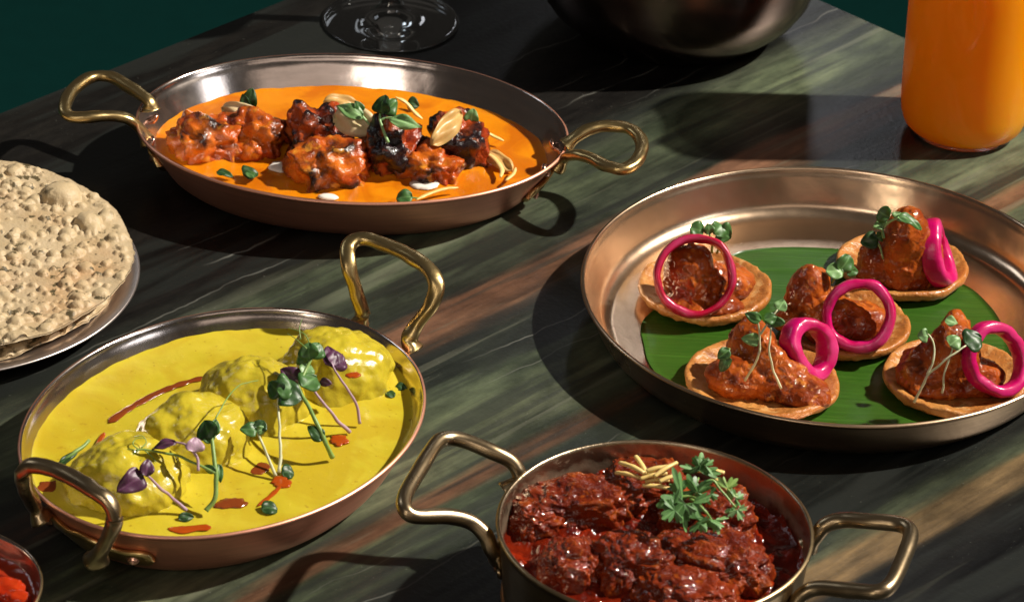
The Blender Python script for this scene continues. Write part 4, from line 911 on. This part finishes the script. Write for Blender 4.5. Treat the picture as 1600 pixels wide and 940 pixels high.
V, F = lathe([(.0005, .0002), (.070, .0002), (.080, .002), (.104, .0092), (.1125, .0108), (.1135, .0114), (.1125, .0122), (.104, .0108), (.082, .0040), (.070, .0024), (.0005, .0024)], *PC, 180); mk('plate_body', V, F, M['plate'], root)
papadum(PC[0] + .002, PC[1] - .004, .098, .0125, 9, 'lower papadum showing only in the gap above the plate rim', droop=.0008)
b1 = at(95, 300, .024) ; b2 = at(138, 341, .024); b3 = at(115, 385, .024); UPC = (PC[0] + .001, PC[1] + .004)
papadum(UPC[0], UPC[1], .1085, .0205, 4, 'upper blistered beige papadum with torn edge on the plate at the left', droop=.0022,
        big=[(b1[0] - UPC[0], b1[1] - UPC[1], .012), (b2[0] - UPC[0], b2[1] - UPC[1], .0078), (b3[0] - UPC[0], b3[1] - UPC[1], .006)])

# ================================================================== WINE GLASS (foot in the frame)
gx, gy = -.0861, .3387
root = thing('wine_glass', (gx, gy, 0), 'clear stemmed wine glass whose round foot stands behind the orange curry', 'glass')
V, F = lathe([(.0005, .0012), (.030, .0007), (.041, .0003), (.0432, .0006), (.0438, .0014), (.0432, .0022), (.041, .0025), (.036, .0027), (.024, .0036), (.015, .0052), (.0105, .0085), (.0075, .0135), (.0062, .018)], gx, gy, 128); mk('foot', V, F, M['glass'], root)
V, F = lathe([(.0062, .018), (.0046, .03), (.0040, .05), (.0040, .085), (.0050, .094)], gx, gy, 48); mk('stem', V, F, M['glass'], root)
V, F = lathe([(.0050, .094), (.015, .100), (.032, .118), (.040, .145), (.040, .175), (.034, .205), (.0335, .206), (.0328, .205), (.0388, .175), (.0388, .146), (.031, .120), (.014, .103), (.0005, .100)], gx, gy, 96); mk('glass_bowl', V, F, M['glass'], root)

# ================================================================== DARK POT
px_, py_ = .094, .352
root = thing('dark_pot', (px_, py_, 0), 'round dark metal pot with a curved underside standing at the back of the table', 'pot')
V, F = lathe([(.0005, .0004), (.056, .0004), (.060, .003), (.070, .010), (.080, .019), (.0865, .029), (.0905, .042), (.0925, .06), (.0935, .09), (.094, .105), (.0955, .1065), (.095, .108), (.0925, .108), (.092, .09), (.0905, .06), (.084, .031), (.06, .008), (.0005, .004)], px_, py_, 200)
mk('pot_body', V, F, M['pot'], root)
V, F = lathe([(.0965, .1085), (.09, .112), (.06, .121), (.02, .126), (.0005, .127)], px_, py_, 120); mk('lid', V, F, M['pot'], root)
V, F = ico(3); mk('lid_knob', V * np.array([.012, .012, .010]) + np.array([px_, py_, .135]), F, M['old_brass'], root)

# ================================================================== JUICE GLASS
jx, jy = .2710, .2315
root = thing('juice_glass', (jx, jy, 0), 'tall tumbler of cloudy orange juice at the back right edge of the photo', 'glass')
V, F = lathe([(.0005, .0004), (.026, .0004), (.032, .0014), (.0322, .0024), (.0300, .0038), (.0005, .0040)], jx, jy, 160); mk('glass_base', V, F, M['glass'], root)
V, F = lathe([(.0398, .1506), (.0416, .1506), (.0418, .168), (.0414, .1692), (.0408, .168), (.0402, .1506)], jx, jy, 160); mk('glass_rim', V, F, M['glass'], root)
V, F = lathe([(.0005, .0042), (.031, .0042), (.0345, .0048), (.0366, .0072), (.0384, .0125), (.0395, .02), (.0402, .05), (.0410, .10), (.0416, .148), (.0405, .1502), (.0005, .1500)], jx, jy, 160)
tag(mk('orange_juice', V, F, M['juice'], origin=np.array([jx, jy, .0036])), 'cloudy bright orange juice filling the tall tumbler', 'juice')

# ================================================================== SMALL RED SAUCE BOWL
sx_, sy_ = -.27109, -.34372
SP = Pan(sx_, sy_, .0506, .0506, 0, .030, .25, .0012)
root = thing('small_bowl', (sx_, sy_, 0), 'small metal bowl of red relish cut off at the bottom left corner', 'bowl'); SP.build(root, M['bowl_out'], M['tin'], .001)
sauce_surface('red_relish', SP, .020, M['dip'], 'dark red glossy relish inside the small corner bowl', 'relish', (), .0008, 70, .001, 60, 160, 5.)
for i, (px, py, s_, lb) in enumerate([(12, 922, .009, 'bright red tomato chunk in the relish at the bottom left corner'), (28, 936, .007, 'small red tomato chunk beside the larger one in the relish')]):
    c = at(px, py, .0215); blob('tomato_piece', M['tomato'], c, (s_, s_ * .8, s_ * .6), lb, 'tomato', 'tomato pieces in the red relish', sub=4, amp=.15, seed=40 + i, power=.7)
